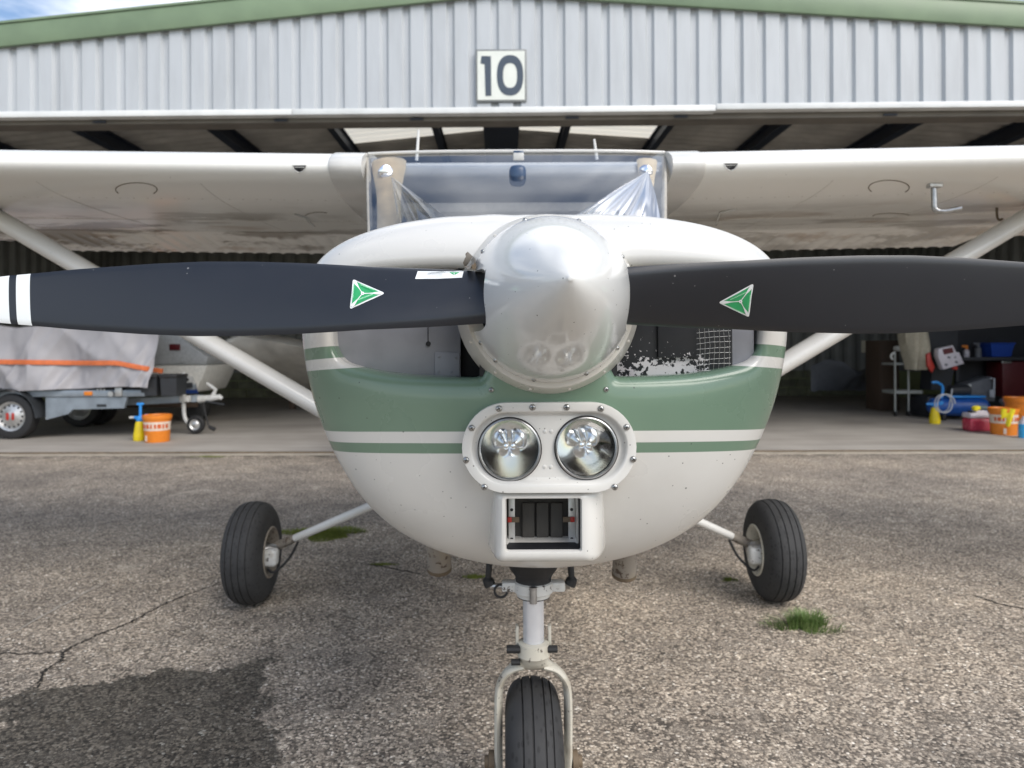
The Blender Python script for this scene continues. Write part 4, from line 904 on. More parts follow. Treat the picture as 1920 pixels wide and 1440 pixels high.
def wheel(c_, R_, W_, name, parent, rimr, grooves):
    c_ = Vector(c_); wr = bpy.data.objects.new(name, None); COL.objects.link(wr); WL[wr] = c_; wr.parent = parent; wr.location = c_-WL[parent]
    pr = []; N = 64
    for k in range(N+1):
        t = PI*k/N; ct, st_ = math.cos(t), math.sin(t); ax = -W_/2*math.copysign(abs(ct)**.75, ct); rr_ = rimr+(R_-rimr)*abs(st_)**.55
        pr.append((ax, rr_))
    fine = []
    for (a0, r0), (a1, r1) in zip(pr[:-1], pr[1:]):
        for k in range(4): fine.append((a0+(a1-a0)*k/4, r0+(r1-r0)*k/4))
    fine.append(pr[-1]); out = []
    for a0, r0 in fine:
        g = 0
        for q in grooves:
            if abs(a0-q*W_) < .0016*(R_/.18) and r0 > rimr+(R_-rimr)*.6: g = .0045
        out.append((a0, r0-g))
    mk('tyre', *lathe(out, c_, (1, 0, 0), 72), M['tyre'], wr, angle=50); return wr
nw = wheel((NX, 1.62, .181), .181, .128, 'nose_wheel', air, .075, (-.20, -.03, .17, .30))
mk('rim', *lathe([(-.05, .002), (-.045, .04), (-.03, .05), (-.045, .076), (-.036, .08), (.036, .08), (.045, .076), (.03, .05), (.045, .04), (.05, .002)], (NX, 1.62, .181), (1, 0, 0), 32), M['whitechip'], nw)
# main gear
for s, wx in ((-1, -1.121), (1, 1.207)):
    c_ = Vector((wx, 3.18, .2225)); mw = wheel(c_, .2225, .165, 'main_wheel', air, .102, (-.26, -.09, .09, .26))
    i = -s
    mk('rim', *lathe([(-.03, .0005), (-.03, .06), (.03, .072), (.064, .084), (.080, .098), (.087, .106), (.083, .113), (.05, .112), (-.06, .110), (-.07, .05), (-.07, .0005)], c_, (i, 0, 0), 36), M['exhaust'] if s < 0 else M['fork'], mw)
    mk('brake_disc', *lathe([(.03, .028), (.03, .074), (.037, .074), (.037, .028)], c_, (i, 0, 0), 36), M['rail'], mw)
    mk('brake_caliper', *bevel_vf(box(c_+Vector((i*.098, -.055, -.008)), (.062, .06, .075)), .016, 3), M['whitechip'], mw)
    mk('hub_cap', *lathe([(-.02, .05), (.06, .045), (.075, .038), (.10, .034), (.115, .024), (.116, .0005)], c_, (i, 0, 0), 24), M['steel'], mw)
    up_ = Vector((XC+s*.40, 3.02, .555)); lo_ = c_+Vector((i*.10, .025, .02))
    lg = mk('gear_leg', *tube([lo_.lerp(up_, k/8) for k in range(9)], [.0165, .017, .018, .019, .0195, .02, .021, .022, .023], 16), M['paint'], air)
    mk('leg_socket', *tube([lo_.lerp(up_, -.06), lo_.lerp(up_, .06), lo_.lerp(up_, .13)], [.021, .0215, .0185], 14), M['exhaust'], lg)
    mk('brake_hose', *tube(smoothpath([lo_.lerp(up_, .16)+Vector((0, -.015, -.02)), lo_.lerp(up_, .10)+Vector((0, -.03, -.075)), c_+Vector((i*.11, -.05, -.075)), c_+Vector((i*.085, -.06, -.055))], 6), .0055, 8), M['rubber'], lg)
    mk('entry_step', *join(box(lo_.lerp(up_, .88)+Vector((0, -.01, .036)), (.09, .07, .008), .003), tube([lo_.lerp(up_, .88), lo_.lerp(up_, .88)+Vector((0, 0, .032))], .008, 8)), M['whitechip'], lg)
# ------------------------------------------------------------------ vegetation on the apron
def tuft(name, ctr, rx_, ry_, n, hmin, hmax, mats, label, seed, lean=.8):
    rnd = random.Random(seed); V = []; F = []
    for i in range(n):
        a = rnd.uniform(0, 2*PI); q = rnd.random()**.75*(.72+.28*math.sin(3*a+seed)+.12*math.sin(7*a)); bx, by = ctr[0]+rx_*q*math.cos(a), ctr[1]+ry_*q*math.sin(a)
        h = rnd.uniform(hmin, hmax)*(1.2-.5*q); az = a+rnd.uniform(-.9, .9); ln = lean*rnd.uniform(.2, 1)*(.4+q); w_ = rnd.uniform(.0011, .0024); d = Vector((math.cos(az), math.sin(az), 0)); sd_ = Vector((-d.y, d.x, 0)); n0 = len(V)
        for k, t in enumerate((0, .35, .7, 1)):
            p = Vector((bx, by, 0))+d*(h*ln*t*t)+Vector((0, 0, h*(t-.35*ln*t*t))); ww = w_*(1-t)**.6 if t < 1 else .0001; V += [p-sd_*ww, p+sd_*ww]
        for k in range(3): F.append([n0+2*k, n0+2*k+1, n0+2*k+3, n0+2*k+2])
    return tag(mk(name, V, F, mats), label, 'grass', kind='stuff')
def m_grass():
    b = NB('varied_grass'); r = b.noise(60, 2).outputs[0]; c = b.ramp(r, [(.25, (.055, .11, .022)), (.48, (.12, .20, .05)), (.66, (.24, .31, .11)), (.80, (.44, .38, .22))])
    b.set(Base_Color=c, Roughness=.6); return b.m
M['grass'] = m_grass()
gp = G(1505, 1178); tuft('grass_tuft', gp, .165, .10, 900, .02, .075, M['grass'], 'green grass tuft growing in front of the right main wheel', 11, 1.1)
gm = G(605, 1000); tuft('moss_patch', gm, .30, .17, 5000, .010, .036, M['moss'], 'low olive moss patch behind the left gear leg', 12)
gm = G(888, 1083); tuft('moss_strip', gm, .075, .02, 350, .008, .02, M['moss'], 'thin green moss strip under the cowling by the nose leg', 13)
gm = G(715, 1058); tuft('moss_strip', gm, .10, .015, 300, .006, .014, M['moss'], 'thin olive moss line in a crack left of the exhaust', 14)
gm = G(1365, 1090); tuft('moss_strip', gm, .05, .03, 260, .006, .016, M['moss'], 'faint moss speck inside the right main wheel', 15)
gm = G(500, 850); tuft('moss_strip', (-3.1, 7.50, 0), .30, .02, 300, .01, .025, M['moss'], 'dark moss line at the door threshold left of the cowling', 16)

# ------------------------------------------------------------------ trailer on the left
TY = 8.98
def T(px, py, dy=0): return P(px, py, TY+dy)
tr = root('trailer', (-6.3, 9.6, 0), 'grey galvanised flatbed trailer with dark mudguard under the tarpaulin', 'trailer')
hub = T(25, 777); RW = .288
for yy, nm in ((TY+.02, 0), (TY+1.45, 1)):
    c_ = Vector((hub.x, yy, RW+.022)); wr = bpy.data.objects.new('wheel', None); COL.objects.link(wr); WL[wr] = c_; wr.parent = tr; wr.location = c_-WL[tr]
    pr = [(-.085, .19), (-.088, .24), (-.075, .275), (-.05, RW), (.05, RW), (.075, .275), (.088, .24), (.085, .19)]
    mk('tyre', *lathe(pr, c_, (0, 1, 0), 40), M['rubber'], wr)
    mk('rim', *lathe([(-.06, .19), (-.078, .185), (-.07, .165), (-.045, .15), (-.06, .12), (-.075, .07), (-.082, .06), (-.083, .0005)], c_, (0, 1, 0), 36), M['alu'], wr)
    if nm == 0:
        for k in range(14): t = 2*PI*k/14; mk('rim_slot', *lathe([(0, .014), (.002, .013), (.0021, .0003)], c_+Vector((.135*math.cos(t), -.058, .135*math.sin(t))), (0, -1, 0), 8), M['black'], wr)
        mk('hub_emblem', *join(box(c_+Vector((-.035, -.086, 0)), (.035, .006, .09), .003), box(c_+Vector((.035, -.086, 0)), (.035, .006, .09), .003)), M['red'], wr)
V = []; rg = []
for k in range(13):
    t = math.radians(178-k*13.6); r_ = .36; rg.append([Vector((hub.x+rq*math.cos(t), yq, hub.z+.0+rq*math.sin(t))) for rq, yq in ((r_, TY-.13), (r_-.012, TY-.13), (r_-.012, TY+.13), (r_, TY+.13))])
rg.append([p+Vector((.02, 0, -.10)) for p in rg[-1]])
mk('mudguard', *loft(rg), M['fender'], tr, angle=40)
zc_ = lambda py: T(0, py).z
mk('side_rail', *span((T(-120, 0).x, TY-.02, zc_(740)), (T(272, 0).x, TY+.03, zc_(728)), .004), M['galv'], tr)
mk('side_rail', *span((T(-120, 0).x, TY+1.45, zc_(740)), (T(272, 0).x, TY+1.5, zc_(728)), .004), M['galv'], tr)
mk('chassis_beam', *prism([T(85, 741), T(238, 741), T(232, 762), T(135, 764), T(128, 772), T(85, 783)], (0, .05, 0)), M['galv'], tr, smooth=False)
mk('bed', *span((T(-120, 0).x, TY+.031, zc_(735)), (T(268, 0).x, TY+1.449, zc_(724)), .004), M['fender'], tr)
mk('drawbar', *prism([T(222, 745, .3), T(375, 738, .5), T(380, 750, .5), T(232, 757, .3)], (0, .09, 0)), M['galv'], tr, smooth=False)
mk('coupling', *join(tube([T(372, 746, .5), T(395, 744, .5), T(412, 742, .5), T(416, 745, .5)], [.05, .045, .036, .025], 10), tube([T(398, 740, .5), T(404, 728, .5), T(396, 722, .5), T(387, 716, .5)], [.03, .026, .024, .018], 8)), M['white2'], tr)
mk('brake_lever', *tube([T(385, 750, .45), T(420, 756, .45)], .012, 8), M['fender'], tr)
mk('jockey_post', *tube(smoothpath([T(344, 695, .42), T(344, 740, .42), T(345, 775, .42), T(352, 790, .42), T(366, 793, .42)], 4), .026, 10), M['white2'], tr)
mk('jockey_clamp', *box(T(347, 745, .40), (.13, .08, .08), .01), M['white2'], tr)
c_ = T(367, 793, .42)
jw = bpy.data.objects.new('jockey_wheel', None); COL.objects.link(jw); WL[jw] = c_; jw.parent = tr; jw.location = c_-WL[tr]
mk('tyre', *lathe([(-.04, .07), (-.045, .10), (-.02, .118), (.02, .118), (.045, .10), (.04, .07)], c_, (0, 1, 0), 28), M['rubber'], jw)
mk('rim', *lathe([(-.042, .07), (-.03, .05), (-.044, .03), (-.046, .0005)], c_, (0, 1, 0), 24), M['alu'], jw)
mk('marker_light', *box(T(165, 734, -.03), (.10, .02, .05), .006), M['orange'], tr)
for px in (183, 189, 195): mk('rail_bolt', *lathe([(0, .012), (.008, .010), (.009, .0003)], T(px, 727, -.021), (0, -1, 0), 8), M['white2'], tr)
mk('side_latch', *join(box(T(222, 731, -.035), (.09, .025, .12), .01), lathe([(0, .04), (.03, .035), (.031, .0003)], T(209, 735, -.02), (0, -1, 0), 12)), M['alu'], tr)
mk('maker_plate', *box(T(190, 757, -.004), (.12, .004, .035)), M['fender'], tr)
mk('cable', *tube(smoothpath([T(381, 752, .45), T(384, 770, .45), T(389, 792, .45), T(395, 803, .45)], 5), .010, 6), M['rubber'], tr)
mk('cable_plug', *tube([T(391, 797, .45), T(402, 803, .45)], [.02, .03], 8), M['rubber'], tr)
# tarpaulin draped over the load
def tarp(u, v):
    x0_, x1_ = T(-130, 0).x, T(300, 0).x; xx = x0_+(x1_-x0_)*u; L = .80+1.55+.80; s_ = v*L
    zt = 1.43+.02*math.sin(u*9)-.03*math.exp(-((u-.36)/.05)**2); hang_ = .76
    if s_ < .80: y_, z_ = TY-.05+.05*(s_/.8), zt-.80*(1-s_/.8)**1.0+.03; fr = 1-s_/.8
    elif s_ < 2.35: y_, z_ = TY+(s_-.8), zt+.03-.03*math.sin(PI*(s_-.8)/1.55); fr = 0
    else: y_, z_ = TY+1.55+.05*(s_-2.35)/.8, zt+.03-(s_-2.35); fr = (s_-2.35)/.8
    rd = lambda a, b_, c_: 1-2.2*abs(mnoise.noise((a, b_, c_)))
    xx -= .55*max(0, min(1.6, y_-TY))*u**3
    f = .05*math.sin(xx*4.1+1.3*math.sin(xx*2.3)+z_*1.5)+.075*rd(xx*1.9+z_*1.1, z_*.9-xx*.5, 3)+.045*rd(xx*4.2-z_*2.4, z_*1.3, 7)+.02*mnoise.noise((xx*9, z_*5, 9))-.05
    y_ += (-1 if s_ < 1.6 else 1)*f*(.35+.65*fr)*(1 if fr > 0 else .3)
    z_ += .02*mnoise.noise((xx*1.5, y_*2, 1))
    if u > .93:
        e = (u-.93)/.07; z_ -= .06*e*(1-fr); xx += -.10*e*fr
    return Vector((xx, y_, z_))
tv, tf = grid(tarp, 260, 100)
def tend(u, v):   # closing fold at the drawbar end
    p = tarp(1, .25+.5*u); q = Vector((p.x-.01-.26*v+.03*math.sin(u*17), p.y+(.5-u)*.05, p.z-.74*v)); return q if v > 0 else p
tv, tf = join((tv, tf), grid(tend, 40, 14))
tbv = BVHTree.FromPolygons([tuple(p) for p in tv], tf)
tag(mk('tarpaulin', tv, tf, M['tarp'], angle=70), 'creased grey tarpaulin draped over the trailer load', 'tarpaulin')
sp_ = [T(-130, 672, -.14), T(0, 674, -.14), T(60, 675, -.15), T(120, 676, -.15), T(180, 677, -.14), T(217, 677, -.13), T(240, 681, -.10), T(270, 687, 0), T(305, 693, .25)]
sp2 = []
for q in smoothpath(sp_, 8):
    d = (q-Vector((0, 0, CAM_H))).normalized(); h = tbv.ray_cast(Vector((0, 0, CAM_H)), d)[0]
    sp2.append(h-d*.012 if h is not None and h.y < q.y+.35 else q)
for _ in range(3): sp2 = [sp2[0]]+[(sp2[i-1]+sp2[i]*2+sp2[i+1])/4-Vector((0, .006, 0)) for i in range(1, len(sp2)-1)]+[sp2[-1]]
tag(mk('lashing_strap', *tube(sp2, .030, 4, flat=.12, fdir=(0, 0, 1)), M['strap']), 'orange lashing strap stretched around the grey tarpaulin', 'strap')
for (l, r_, nm) in ((272, 305, 'left of the two black bins on the trailer drawbar'), (309, 342, 'right of the two black bins on the trailer drawbar')):
    c_ = (T(l, 738, .12)+T(r_, 738, .12))/2; rt = root('storage_bin', (c_.x, c_.y, c_.z), nm, 'bin', 'black bins on the drawbar')
    wd = (r_-l)*9.1/FPX; ht = .28
    mk('body', *loft([[Vector((c_.x+a*wd*.46*k, c_.y+b_*.15*k, c_.z+z_)) for a, b_ in ((-1, -1), (1, -1), (1, 1), (-1, 1))] for z_, k in ((0, .92), (ht-.05, 1.0))]), M['fender'], rt, smooth=False)
    mk('lid', *box((c_.x, c_.y, c_.z+ht-.03), (wd, .33, .04), .008), M['rubber'], rt)
# white and blue trailer body and covered wing behind
BY = 10.75
bt = root('box_trailer', (-4.9, BY+.4, 0), 'cream and blue closed trailer body parked behind the grey trailer', 'trailer')
B_ = lambda px, py, dy=0: P(px, py, BY+dy)
mk('body', *bevel_vf(prism([B_(280, 682), B_(388, 682), B_(380, 705), B_(366, 733), B_(280, 733)], (0, 1.2, 0)), .03), M['caravan'], bt)
mk('roof', *bevel_vf(prism([B_(270, 610), B_(332, 622), B_(368, 652), B_(390, 666), B_(386, 681.5), B_(270, 681.5)], (0, 1.2, 0)), .03), M['greyup'], bt)
mk('skirt', *prism([B_(280, 722, -.02), B_(366, 722, -.02), B_(371, 735, -.02), B_(280, 735, -.02)], (0, .02, 0)), M['navy'], bt, smooth=False)
mk('access_panel', *bevel_vf(prism([B_(343, 700, -.04), B_(360, 703, -.04), B_(368, 721, -.04), B_(343, 721, -.04)], (0, .04, 0)), .01), M['white2'], bt)
mk('keyhole', *lathe([(0, .025), (.01, .02), (.011, .0005)], B_(351, 709, -.041), (0, -1, 0), 12), M['black'], bt)
mk('window', *box(B_(328, 648, -.01), (.16, .03, .095), .01), M['darkred'], bt)
for k, (px, w_) in enumerate(((334, .05), (341, .035), (346, .02))): mk('lettering', *box(B_(px, 674.5, -.0), (w_, .03, .045)), M['greyup'], bt, smooth=False)
mk('frame', *span(B_(150, 753, .1), B_(372, 760, .2), .005), M['wood'], bt)
for px, dy in ((182, 0), (400-30, .4)):
    r_ = .29 if px == 182 else .17; c_ = Vector((B_(px, 0, dy).x, BY+dy, r_+.022))
    mk('wheel', *lathe([(-.08, .0005), (-.08, r_*.6), (-.09, r_*.66), (-.075, r_*.95), (-.05, r_), (.05, r_), (.075, r_*.95), (.09, r_*.66), (.08, .0005)], c_, (0, 1, 0), 32), M['rubber'], bt)
WY = 11.6
wv_ = root('covered_wing', (-3.6, WY, 0), 'aircraft wing wrapped in a pale cloth cover behind the left strut', 'wing')
def Wp(px, py, dy=0): return P(px, py, WY+dy)
def wfn(u, v):
    top = [Wp(398, 653), Wp(425, 634), Wp(450, 628), Wp(500, 636), Wp(560, 648), Wp(640, 660), Wp(720, 668)]; bot = [Wp(402, 659), Wp(428, 665, .2), Wp(455, 672, .4), Wp(500, 702, 1.0), Wp(560, 726, 1.6), Wp(640, 742, 1.9), Wp(720, 748, 2.0)]
    k = u*(len(top)-1); i = min(int(k), len(top)-2); f = k-i; a_ = top[i].lerp(top[i+1], f); b_ = bot[i].lerp(bot[i+1], f); p = a_.lerp(b_, v); return p+Vector((0, -.12*math.sin(PI*v)+.03*mnoise.noise((p.x*4, p.z*6, 2)), .02*mnoise.noise((p.x*3, p.z*3, 5))))
wf = grid(wfn, 50, 14); V, F = wf; nb = len(V); V = V+[p+Vector((0, .45, .10)) for p in V]; F = F+[[i+nb for i in f] for f in F]
for i in range(49): F.append([i, i+1, nb+i+1, nb+i]); j = 13*50+i; F.append([j, j+1, nb+j+1, nb+j])
mk('cover', V, F, M['wcover'], wv_, angle=70)
mk('wing_tip', *bevel_vf(prism([Wp(359, 655, -.4), Wp(372, 651, -.4), Wp(404, 655, -.4), Wp(404, 668, -.4), Wp(392, 674, -.4), Wp(372, 670, -.4)], (0, .35, 0)), .04), M['white2'], wv_)
mk('wing_stand', *join(span((-4.0, WY+1.7, .02), (-3.9, WY+1.8, .75), .01), span((-3.0, WY+1.7, .02), (-2.9, WY+1.8, .45), .01)), M['wood'], wv_)
# bucket and sprayer on the left
def bucket(name, ctr, r_, h_, label, band=True, lidm='orange'):
    c_ = Vector(ctr); rt = root(name, ctr, label, 'bucket', 'orange buckets')
    mk('body', *lathe([(0, .0005), (0, r_*.86), (.01, r_*.88), (h_*.84, r_*.97), (h_*.845, r_*1.02), (h_*.86, r_*1.02), (h_*.87, r_*.98)], c_, (0, 0, 1), 36), M['orange'], rt)
    mk('lid', *lathe([(h_*.86, r_*1.03), (h_*.95, r_*1.06), (h_, r_*1.05), (h_*1.0, r_*.98), (h_*.97, r_*.95), (h_*.97, .0005)], c_, (0, 0, 1), 36), M[lidm], rt)
    if band:
        mk('label_band', *lathe([(h_*.44, r_*.932), (h_*.76, r_*.970)], c_, (0, 0, 1), 36), M['lab'], rt)
        rnd = random.Random(8)
        for k in range(9):
            t = -PI/2+(k-4)*.30; d = Vector((math.cos(t), math.sin(t), 0)); p = c_+d*r_*.957+Vector((0, 0, h_*.60)); 
            mk('band_print', *box(p, (rnd.uniform(.018, .04), .004, .05), 0, rz=t+PI/2), M['labp'], rt, smooth=False)
        mk('small_label', *box(c_+Vector((-r_*.45, -r_*.80, h_*.16)), (.03, .006, .07), 0, rz=-.5), M['lab'], rt, smooth=False)
    return rt
g_ = G(294, 828); bucket('bucket', (g_.x, g_.y, .022), .160, .325, 'orange lidded bucket with pale label band beside the trailer')
def sprayer(ctr, k, label, handle=True):
    c_ = Vector(ctr); rt = root('pump_sprayer', ctr, label, 'sprayer', 'yellow and blue sprayers')
    mk('bottle', *lathe([(0, .0005), (0, .068*k), (.01, .072*k), (.06, .073*k), (.20*k, .050*k), (.235*k, .040*k), (.24*k, .0005)], c_, (0, 0, 1), 28), M['yellow'], rt)
    mk('head', *join(lathe([(.24*k, .038*k), (.27*k, .045*k), (.30*k, .035*k), (.305*k, .0005)], c_, (0, 0, 1), 20), box(c_+Vector((.02*k, 0, .285*k)), (.17*k, .035, .035), .01), box(c_+Vector((.09*k, 0, .30*k)), (.06, .04, .05), .012)), M['blue'], rt)
    if handle: mk('pump_handle', *join(tube([c_+Vector((.01, 0, .29*k)), c_+Vector((.012, 0, .44*k))], .017*k, 10), box(c_+Vector((.012, 0, .45*k)), (.085*k, .035, .03), .01)), M['blue'], rt)
    mk('nozzle', *tube([c_+Vector((-.06*k, 0, .285*k)), c_+Vector((-.12*k, 0, .283*k))], [.014, .016], 8), M['white2'] if handle else M['blue'], rt)
    return rt
g_ = G(261, 826); sprayer((g_.x, g_.y, .022), 1.0, 'yellow and blue pump sprayer standing left of the labelled orange bucket')

# ------------------------------------------------------------------ things on the right
g_ = G(1881, 822); bucket('bucket', (g_.x, g_.y, .022), .160, .335, 'orange bucket with a yellow cloth over its rim')
cb = Vector((g_.x, g_.y, .022))
def clf(u, v):
    t = -PI/2-.75+.9*u; r_ = .176-.02*v+.012*math.sin(u*9+v*3); return cb+Vector((r_*math.cos(t), r_*math.sin(t), .335-.23*v*(1-.45*abs(u-.5)*2)+.006*math.sin(u*12)))
tag(mk('cleaning_cloth', *grid(clf, 16, 12), M['cloth']), 'bright yellow cleaning cloth hanging over the orange bucket', 'cloth')
g_ = G(1832, 815); jc = root('jerrycan', (g_.x, g_.y, .022), 'translucent canister half full of pink fluid', 'canister'); c_ = Vector((g_.x, g_.y, .022))
mk('fluid_part', *box(c_+Vector((0, 0, .085)), (.30, .2, .17), .03, 3), M['pink'], jc)
mk('upper_part', *join(box(c_+Vector((0, 0, .205)), (.30, .2, .07), .025, 3), box(c_+Vector((.02, 0, .25)), (.16, .12, .04), .015)), M['milky'], jc)
mk('handle', *tube(smoothpath([c_+Vector((-.05, 0, .25)), c_+Vector((-.03, 0, .29)), c_+Vector((.05, 0, .29)), c_+Vector((.08, 0, .25))], 4), .014, 8), M['milky'], jc)
mk('cap', *lathe([(.23, .025), (.265, .025), (.266, .0005)], c_+Vector((-.10, 0, 0)), (0, 0, 1), 14), M['black'], jc)
gv, gf = join(box(c_+Vector((-.03, -.02, .30)), (.10, .08, .06), .028, 3, rz=.4), box(c_+Vector((-.06, -.06, .285)), (.07, .05, .04), .018, 3, rz=.9))
tag(mk('glove', gv, gf, M['cloth']), 'yellow glove lying on the pink canister', 'glove')
gv, gf = join(box(c_+Vector((.07, .0, .305)), (.11, .09, .05), .022, 3, rz=-.5), box(c_+Vector((.13, -.03, .29)), (.07, .04, .04), .018, 3, rz=-.9))
tag(mk('glove', gv, gf, M['glove']), 'grey green glove lying on the pink canister', 'glove')
g_ = G(1752, 801); sprayer((g_.x, g_.y, .022), 1.0, 'yellow bottle sprayer with blue trigger beside the compressor', False)
g_ = G(1812, 800); cp = root('air_compressor', (g_.x, g_.y+.3, .022), 'blue workshop air compressor on the hangar floor', 'compressor'); c_ = Vector((g_.x+.1, g_.y+.45, .022))
mk('tank', *lathe([(-.42, .0005), (-.41, .07), (-.36, .125), (-.28, .14), (.28, .14), (.36, .125), (.41, .07), (.42, .0005)], c_+Vector((.06, 0, .20)), (1, -.25, 0), 28), M['dblue'], cp)
mk('mount_plate', *box(c_+Vector((.15, 0, .355)), (.55, .2, .03), .008), M['blue'], cp)
mk('motor', *lathe([(-.15, .0005), (-.15, .08), (.13, .085), (.15, .05), (.15, .0005)], c_+Vector((.12, .05, .44)), (1, 0, 0), 20), M['darkmach'], cp)
mk('handle', *tube(smoothpath([c_+Vector((-.22, -.05, .33)), c_+Vector((-.20, -.05, .50)), c_+Vector((-.28, -.05, .57)), c_+Vector((-.36, -.05, .57))], 5), .020, 8), M['blue'], cp)
for xx in (-.2, .33): mk('foot', *box(c_+Vector((xx, -.02, .045)), (.05, .16, .09), .01), M['rubber'], cp)
hc = P(1775, 761, 10.0); pts = [hc+Vector((.115*math.cos(t), .01*t, .13*math.sin(t))) for t in np.linspace(0, 4*PI, 60)]
tag(mk('air_hose', *tube(pts+[hc+Vector((.13, .1, .14)), hc+Vector((.15, .12, .20))], .009, 8), M['hosep']), 'pale coiled air hose hung in front of the blue compressor', 'hose')
g_ = G(1915, 829); bo = root('bottle', (g_.x, g_.y, .022), 'clear bottle of light blue fluid at the right edge', 'bottle'); c_ = Vector((g_.x+.03, g_.y, .022))
mk('body', *lathe([(0, .0005), (0, .055), (.01, .06), (.17, .06)], c_, (0, 0, 1), 20), M['lblue'], bo)
mk('neck', *lathe([(.1701, .06), (.20, .055), (.24, .025), (.26, .022), (.262, .0005)], c_, (0, 0, 1), 20), M['milky'], bo)
g_ = P(1915, 800, 9.6); bucket('bucket', (g_.x, g_.y, .022), .20, .42, 'wider orange lidded bucket standing behind at the right edge', False)
# trolley, canvas, charger and machines further in
ty = 11.4; Q = lambda px, py, dy=0: P(px, py, ty+dy)
tl = root('trolley', (Q(1690, 0).x, ty, .022), 'tall tubular workshop trolley with swivel castors', 'trolley')
for px in (1678, 1703):
    for dy in (0, .4): mk('upright', *tube([Q(px, 664, dy), (Q(px, 0, dy).x, ty+dy, .10)], .016, 8), M['tube'], tl); mk('castor', *lathe([(-.015, .0005), (-.015, .04), (.015, .04), (.015, .0005)], (Q(px, 0, dy).x, ty+dy, .064), (1, 0, 0), 14), M['rubber'], tl)
for py in (684, 736): mk('tray', *span(Q(1678, py), Q(1703, py+3, .4), .004), M['tube'], tl)
mk('push_handle', *tube(smoothpath([Q(1678, 664), Q(1672, 668), Q(1671, 674), Q(1674, 677)], 3), .018, 8), M['white2'], tl)
tag(mk('rag_bundle', *box(Q(1687, 657, .1), (.14, .2, .09), .04, 3), M['white2']), 'crumpled white rag on top of the trolley', 'rag')
def canv(u, v):
    l = 1700+6*v-3*math.sin(v*5); r_ = 1733+14*min(1, v*1.7)-7*max(0, v-.6)*2.5; px = l+(r_-l)*u; py = 600+(697-600)*v+6*(1-u)*(v > .8)*0; p = Q(px, py, -.25); return p+Vector((0, -.10*math.sin(PI*u)+.05*math.sin(u*11+v*4)*v, 0))
cv = grid(canv, 24, 24); V, F = cv; nb = len(V); V = V+[p+Vector((0, .22, 0)) for p in V]; F = F+[[i+nb for i in f] for f in F]
for i in range(23): F += [[i, i+1, nb+i+1, nb+i], [23*24+i, 23*24+i+1, nb+23*24+i+1, nb+23*24+i], [i*24, (i+1)*24, nb+(i+1)*24, nb+i*24], [i*24+23, (i+1)*24+23, nb+(i+1)*24+23, nb+i*24+23]]
tag(mk('canvas_bag', V, F, M['canvas']), 'cream canvas bag hanging beside the workshop trolley', 'bag')
rt = root('tool_stand', (Q(1760, 0, -.4).x, ty-.1, .022), 'dark machine stand behind the battery charger', 'stand')
mk('column', *prism([Q(1733, 600, -.1), Q(1798, 600, -.1), Q(1795, 660, -.1), Q(1782, 735, -.1), Q(1745, 735, -.1), Q(1748, 690, -.1)], (0, .3, 0)), M['darkmach'], rt, smooth=False)
mk('base', *span((Q(1735, 0, -.2).x, ty-.25, .022), (Q(1800, 0, -.2).x, ty+.35, .35), .03), M['darkmach'], rt)
tag(mk('red_funnel', *bevel_vf(prism([Q(1738, 668, -.5), Q(1744, 664, -.5), Q(1747, 678, -.5), Q(1753, 692, -.5), Q(1748, 703, -.5), Q(1739, 690, -.5)], (0, .05, 0)), .008), M['red']), 'small red tool hanging beside the canvas bag', 'tool')
ck = root('battery_charger', tuple(Q(1782, 697, -.5)), 'tilted white battery charger with dark red display', 'charger')
mk('case', *bevel_vf(prism([Q(1760, 658, -.5), Q(1787, 651, -.5), Q(1794, 665, -.5), Q(1799, 664, -.5), Q(1808, 686, -.5), Q(1769, 697, -.5), Q(1759, 672, -.5)], (0, .12, 0)), .012), M['milky'], ck)
mk('display', *prism([Q(1767, 659, -.504), Q(1786, 655.5, -.504), Q(1788, 665, -.504), Q(1770, 669, -.504)], (0, .003, 0)), M['darkred'], ck, smooth=False)
for (px, py, w_) in ((1779, 674, .05), (1791, 674, .02), (1774, 688, .045), (1793, 683, .045)): mk('button', *box(Q(px, py, -.502), (w_, .008, .03), .003, ry=.28), M['greybox'], ck)
mk('charger_clip', *box(Q(1790, 694, -.46), (.07, .05, .05), .01), M['red'], ck)
bl = root('far_cabinet', (Q(1660, 0, 1).x, ty+1.2, .022), 'dark brown wooden cabinet left of the trolley', 'cabinet')
mk('carcass', *span((Q(1650, 0, 1).x, ty+1, .022), (Q(1686, 0, 1).x, ty+1.5, 1.25), .01), M['wood'], bl)
mk('door', *span((Q(1652, 0, 1).x, ty+.98, .08), (Q(1684, 0, 1).x, ty+.998, 1.2), .006), M['wood'], bl)
fp = P(1630, 653, 14.5); tag(mk('notice_board', *box(fp, (.32, .03, .24), .006), M['canvas']), 'pale notice panel deep in the dark hangar', 'panel')
def crump(u, v):
    return P(1520+110*u, 702, 14.0)+Vector((0, -.5*math.sin(PI*u)*math.sin(PI*v), .42*math.sin(PI*v)*(.7+.3*math.sin(u*7))+.04*mnoise.noise((u*9, v*9, 1))-.35*v))
tag(mk('dust_sheet', *grid(crump, 26, 14), M['greybox']), 'dull grey dust sheet over goods at the dark back', 'sheet')
bn = root('workbench', (Q(1870, 0).x, ty+.2, .022), 'dark workbench loaded with bottles and tubs', 'workbench')
mk('top', *span(Q(1795, 674, .0), Q(1990, 679, .6), .006), M['shelf'], bn)
for px in (1800, 1985): mk('leg', *span((Q(px, 0).x-.03, ty+.05, .022), (Q(px, 0).x+.03, ty+.11, Q(0, 679).z), .004), M['shelf'], bn)
mk('back_board', *span(Q(1795, 600, .62), Q(1990, 780, .64)), M['shelf'], bn, smooth=False)
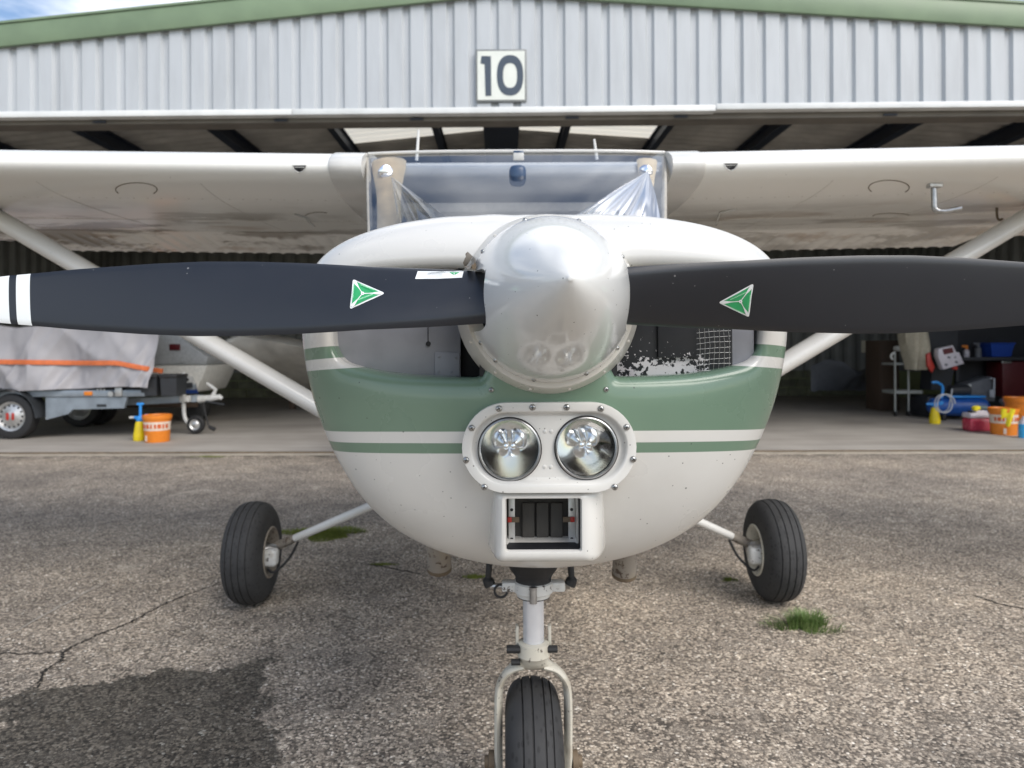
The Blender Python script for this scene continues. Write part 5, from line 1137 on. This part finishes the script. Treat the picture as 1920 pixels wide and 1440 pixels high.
tb = mk('plastic_tub', *loft([[Q(1868, 673, .25)+Vector((a*w_, b_*w_*.8, h_)) for a, b_ in ((-1, -1), (1, -1), (1, 1), (-1, 1))] for h_, w_ in ((0, .15), (.2, .19), (.21, .205), (.225, .205), (.225, .18), (.03, .14))]), M['tub'], smooth=False); tag(tb, 'deep blue plastic tub standing on the workbench', 'tub')
for (px, r_, h_, m1, m2, lab) in ((1812, .045, .10, 'milky', 'orange', 'white spray bottle with orange trigger on the workbench'), (1834, .05, .14, 'greybox', 'greybox', 'grey bottle between the spray bottle and blue tub')):
    c_ = Q(px, 674, .2); rt = root('bench_bottle', tuple(c_), lab, 'bottle')
    mk('body', *lathe([(0, .0005), (0, r_), (h_, r_), (h_+.03, r_*.4), (h_+.04, .0005)], c_, (0, 0, 1), 16), M[m1], rt)
    mk('head', *join(lathe([(h_+.03, r_*.5), (h_+.09, r_*.6), (h_+.10, .0005)], c_, (0, 0, 1), 12), box(c_+Vector((-.03, 0, h_+.08)), (.09, .03, .035), .008)), M[m2], rt)
rb = root('tool_box', tuple(Q(1920, 740, .1)), 'dark red tool chest under the workbench at the right edge', 'tool chest')
mk('chest', *span(Q(1880, 682, .1), Q(1985, 745, .5), .01), M['darkred'], rb); mk('drawer_handle', *span(Q(1878, 682, .07), Q(1895, 685, .095), .003), M['alu'], rb)
gb = root('welding_machine', tuple(Q(1842, 757, -.3)), 'grey machine case behind the blue compressor', 'machine')
mk('case', *bevel_vf(prism([Q(1815, 724, -.3), Q(1860, 710, -.3), Q(1866, 757, -.3), Q(1815, 757, -.3)], (0, .35, 0)), .015), M['greybox'], gb)
mk('knob', *lathe([(0, .03), (.03, .025), (.031, .0005)], Q(1816, 727, -.31), (0, -1, 0), 12), M['white2'], gb)
mk('carry_handle', *tube([Q(1856, 714, -.35), Q(1864, 714, -.35), Q(1863, 750, -.35)], .014, 8), M['hosep'], gb)
mk('vent_panel', *box(Q(1859, 742, -.34), (.07, .03, .12), .01), M['hosep'], gb)
tag(mk('grey_bowl', *lathe([(0, .0005), (0, .08), (.06, .12), (.10, .10), (.11, .0005)], Q(1891, 765, -1.2), (0, 0, 1), 20), M['greybox']), 'rounded grey lid resting behind the orange buckets', 'lid')
for o in (rt,): pass
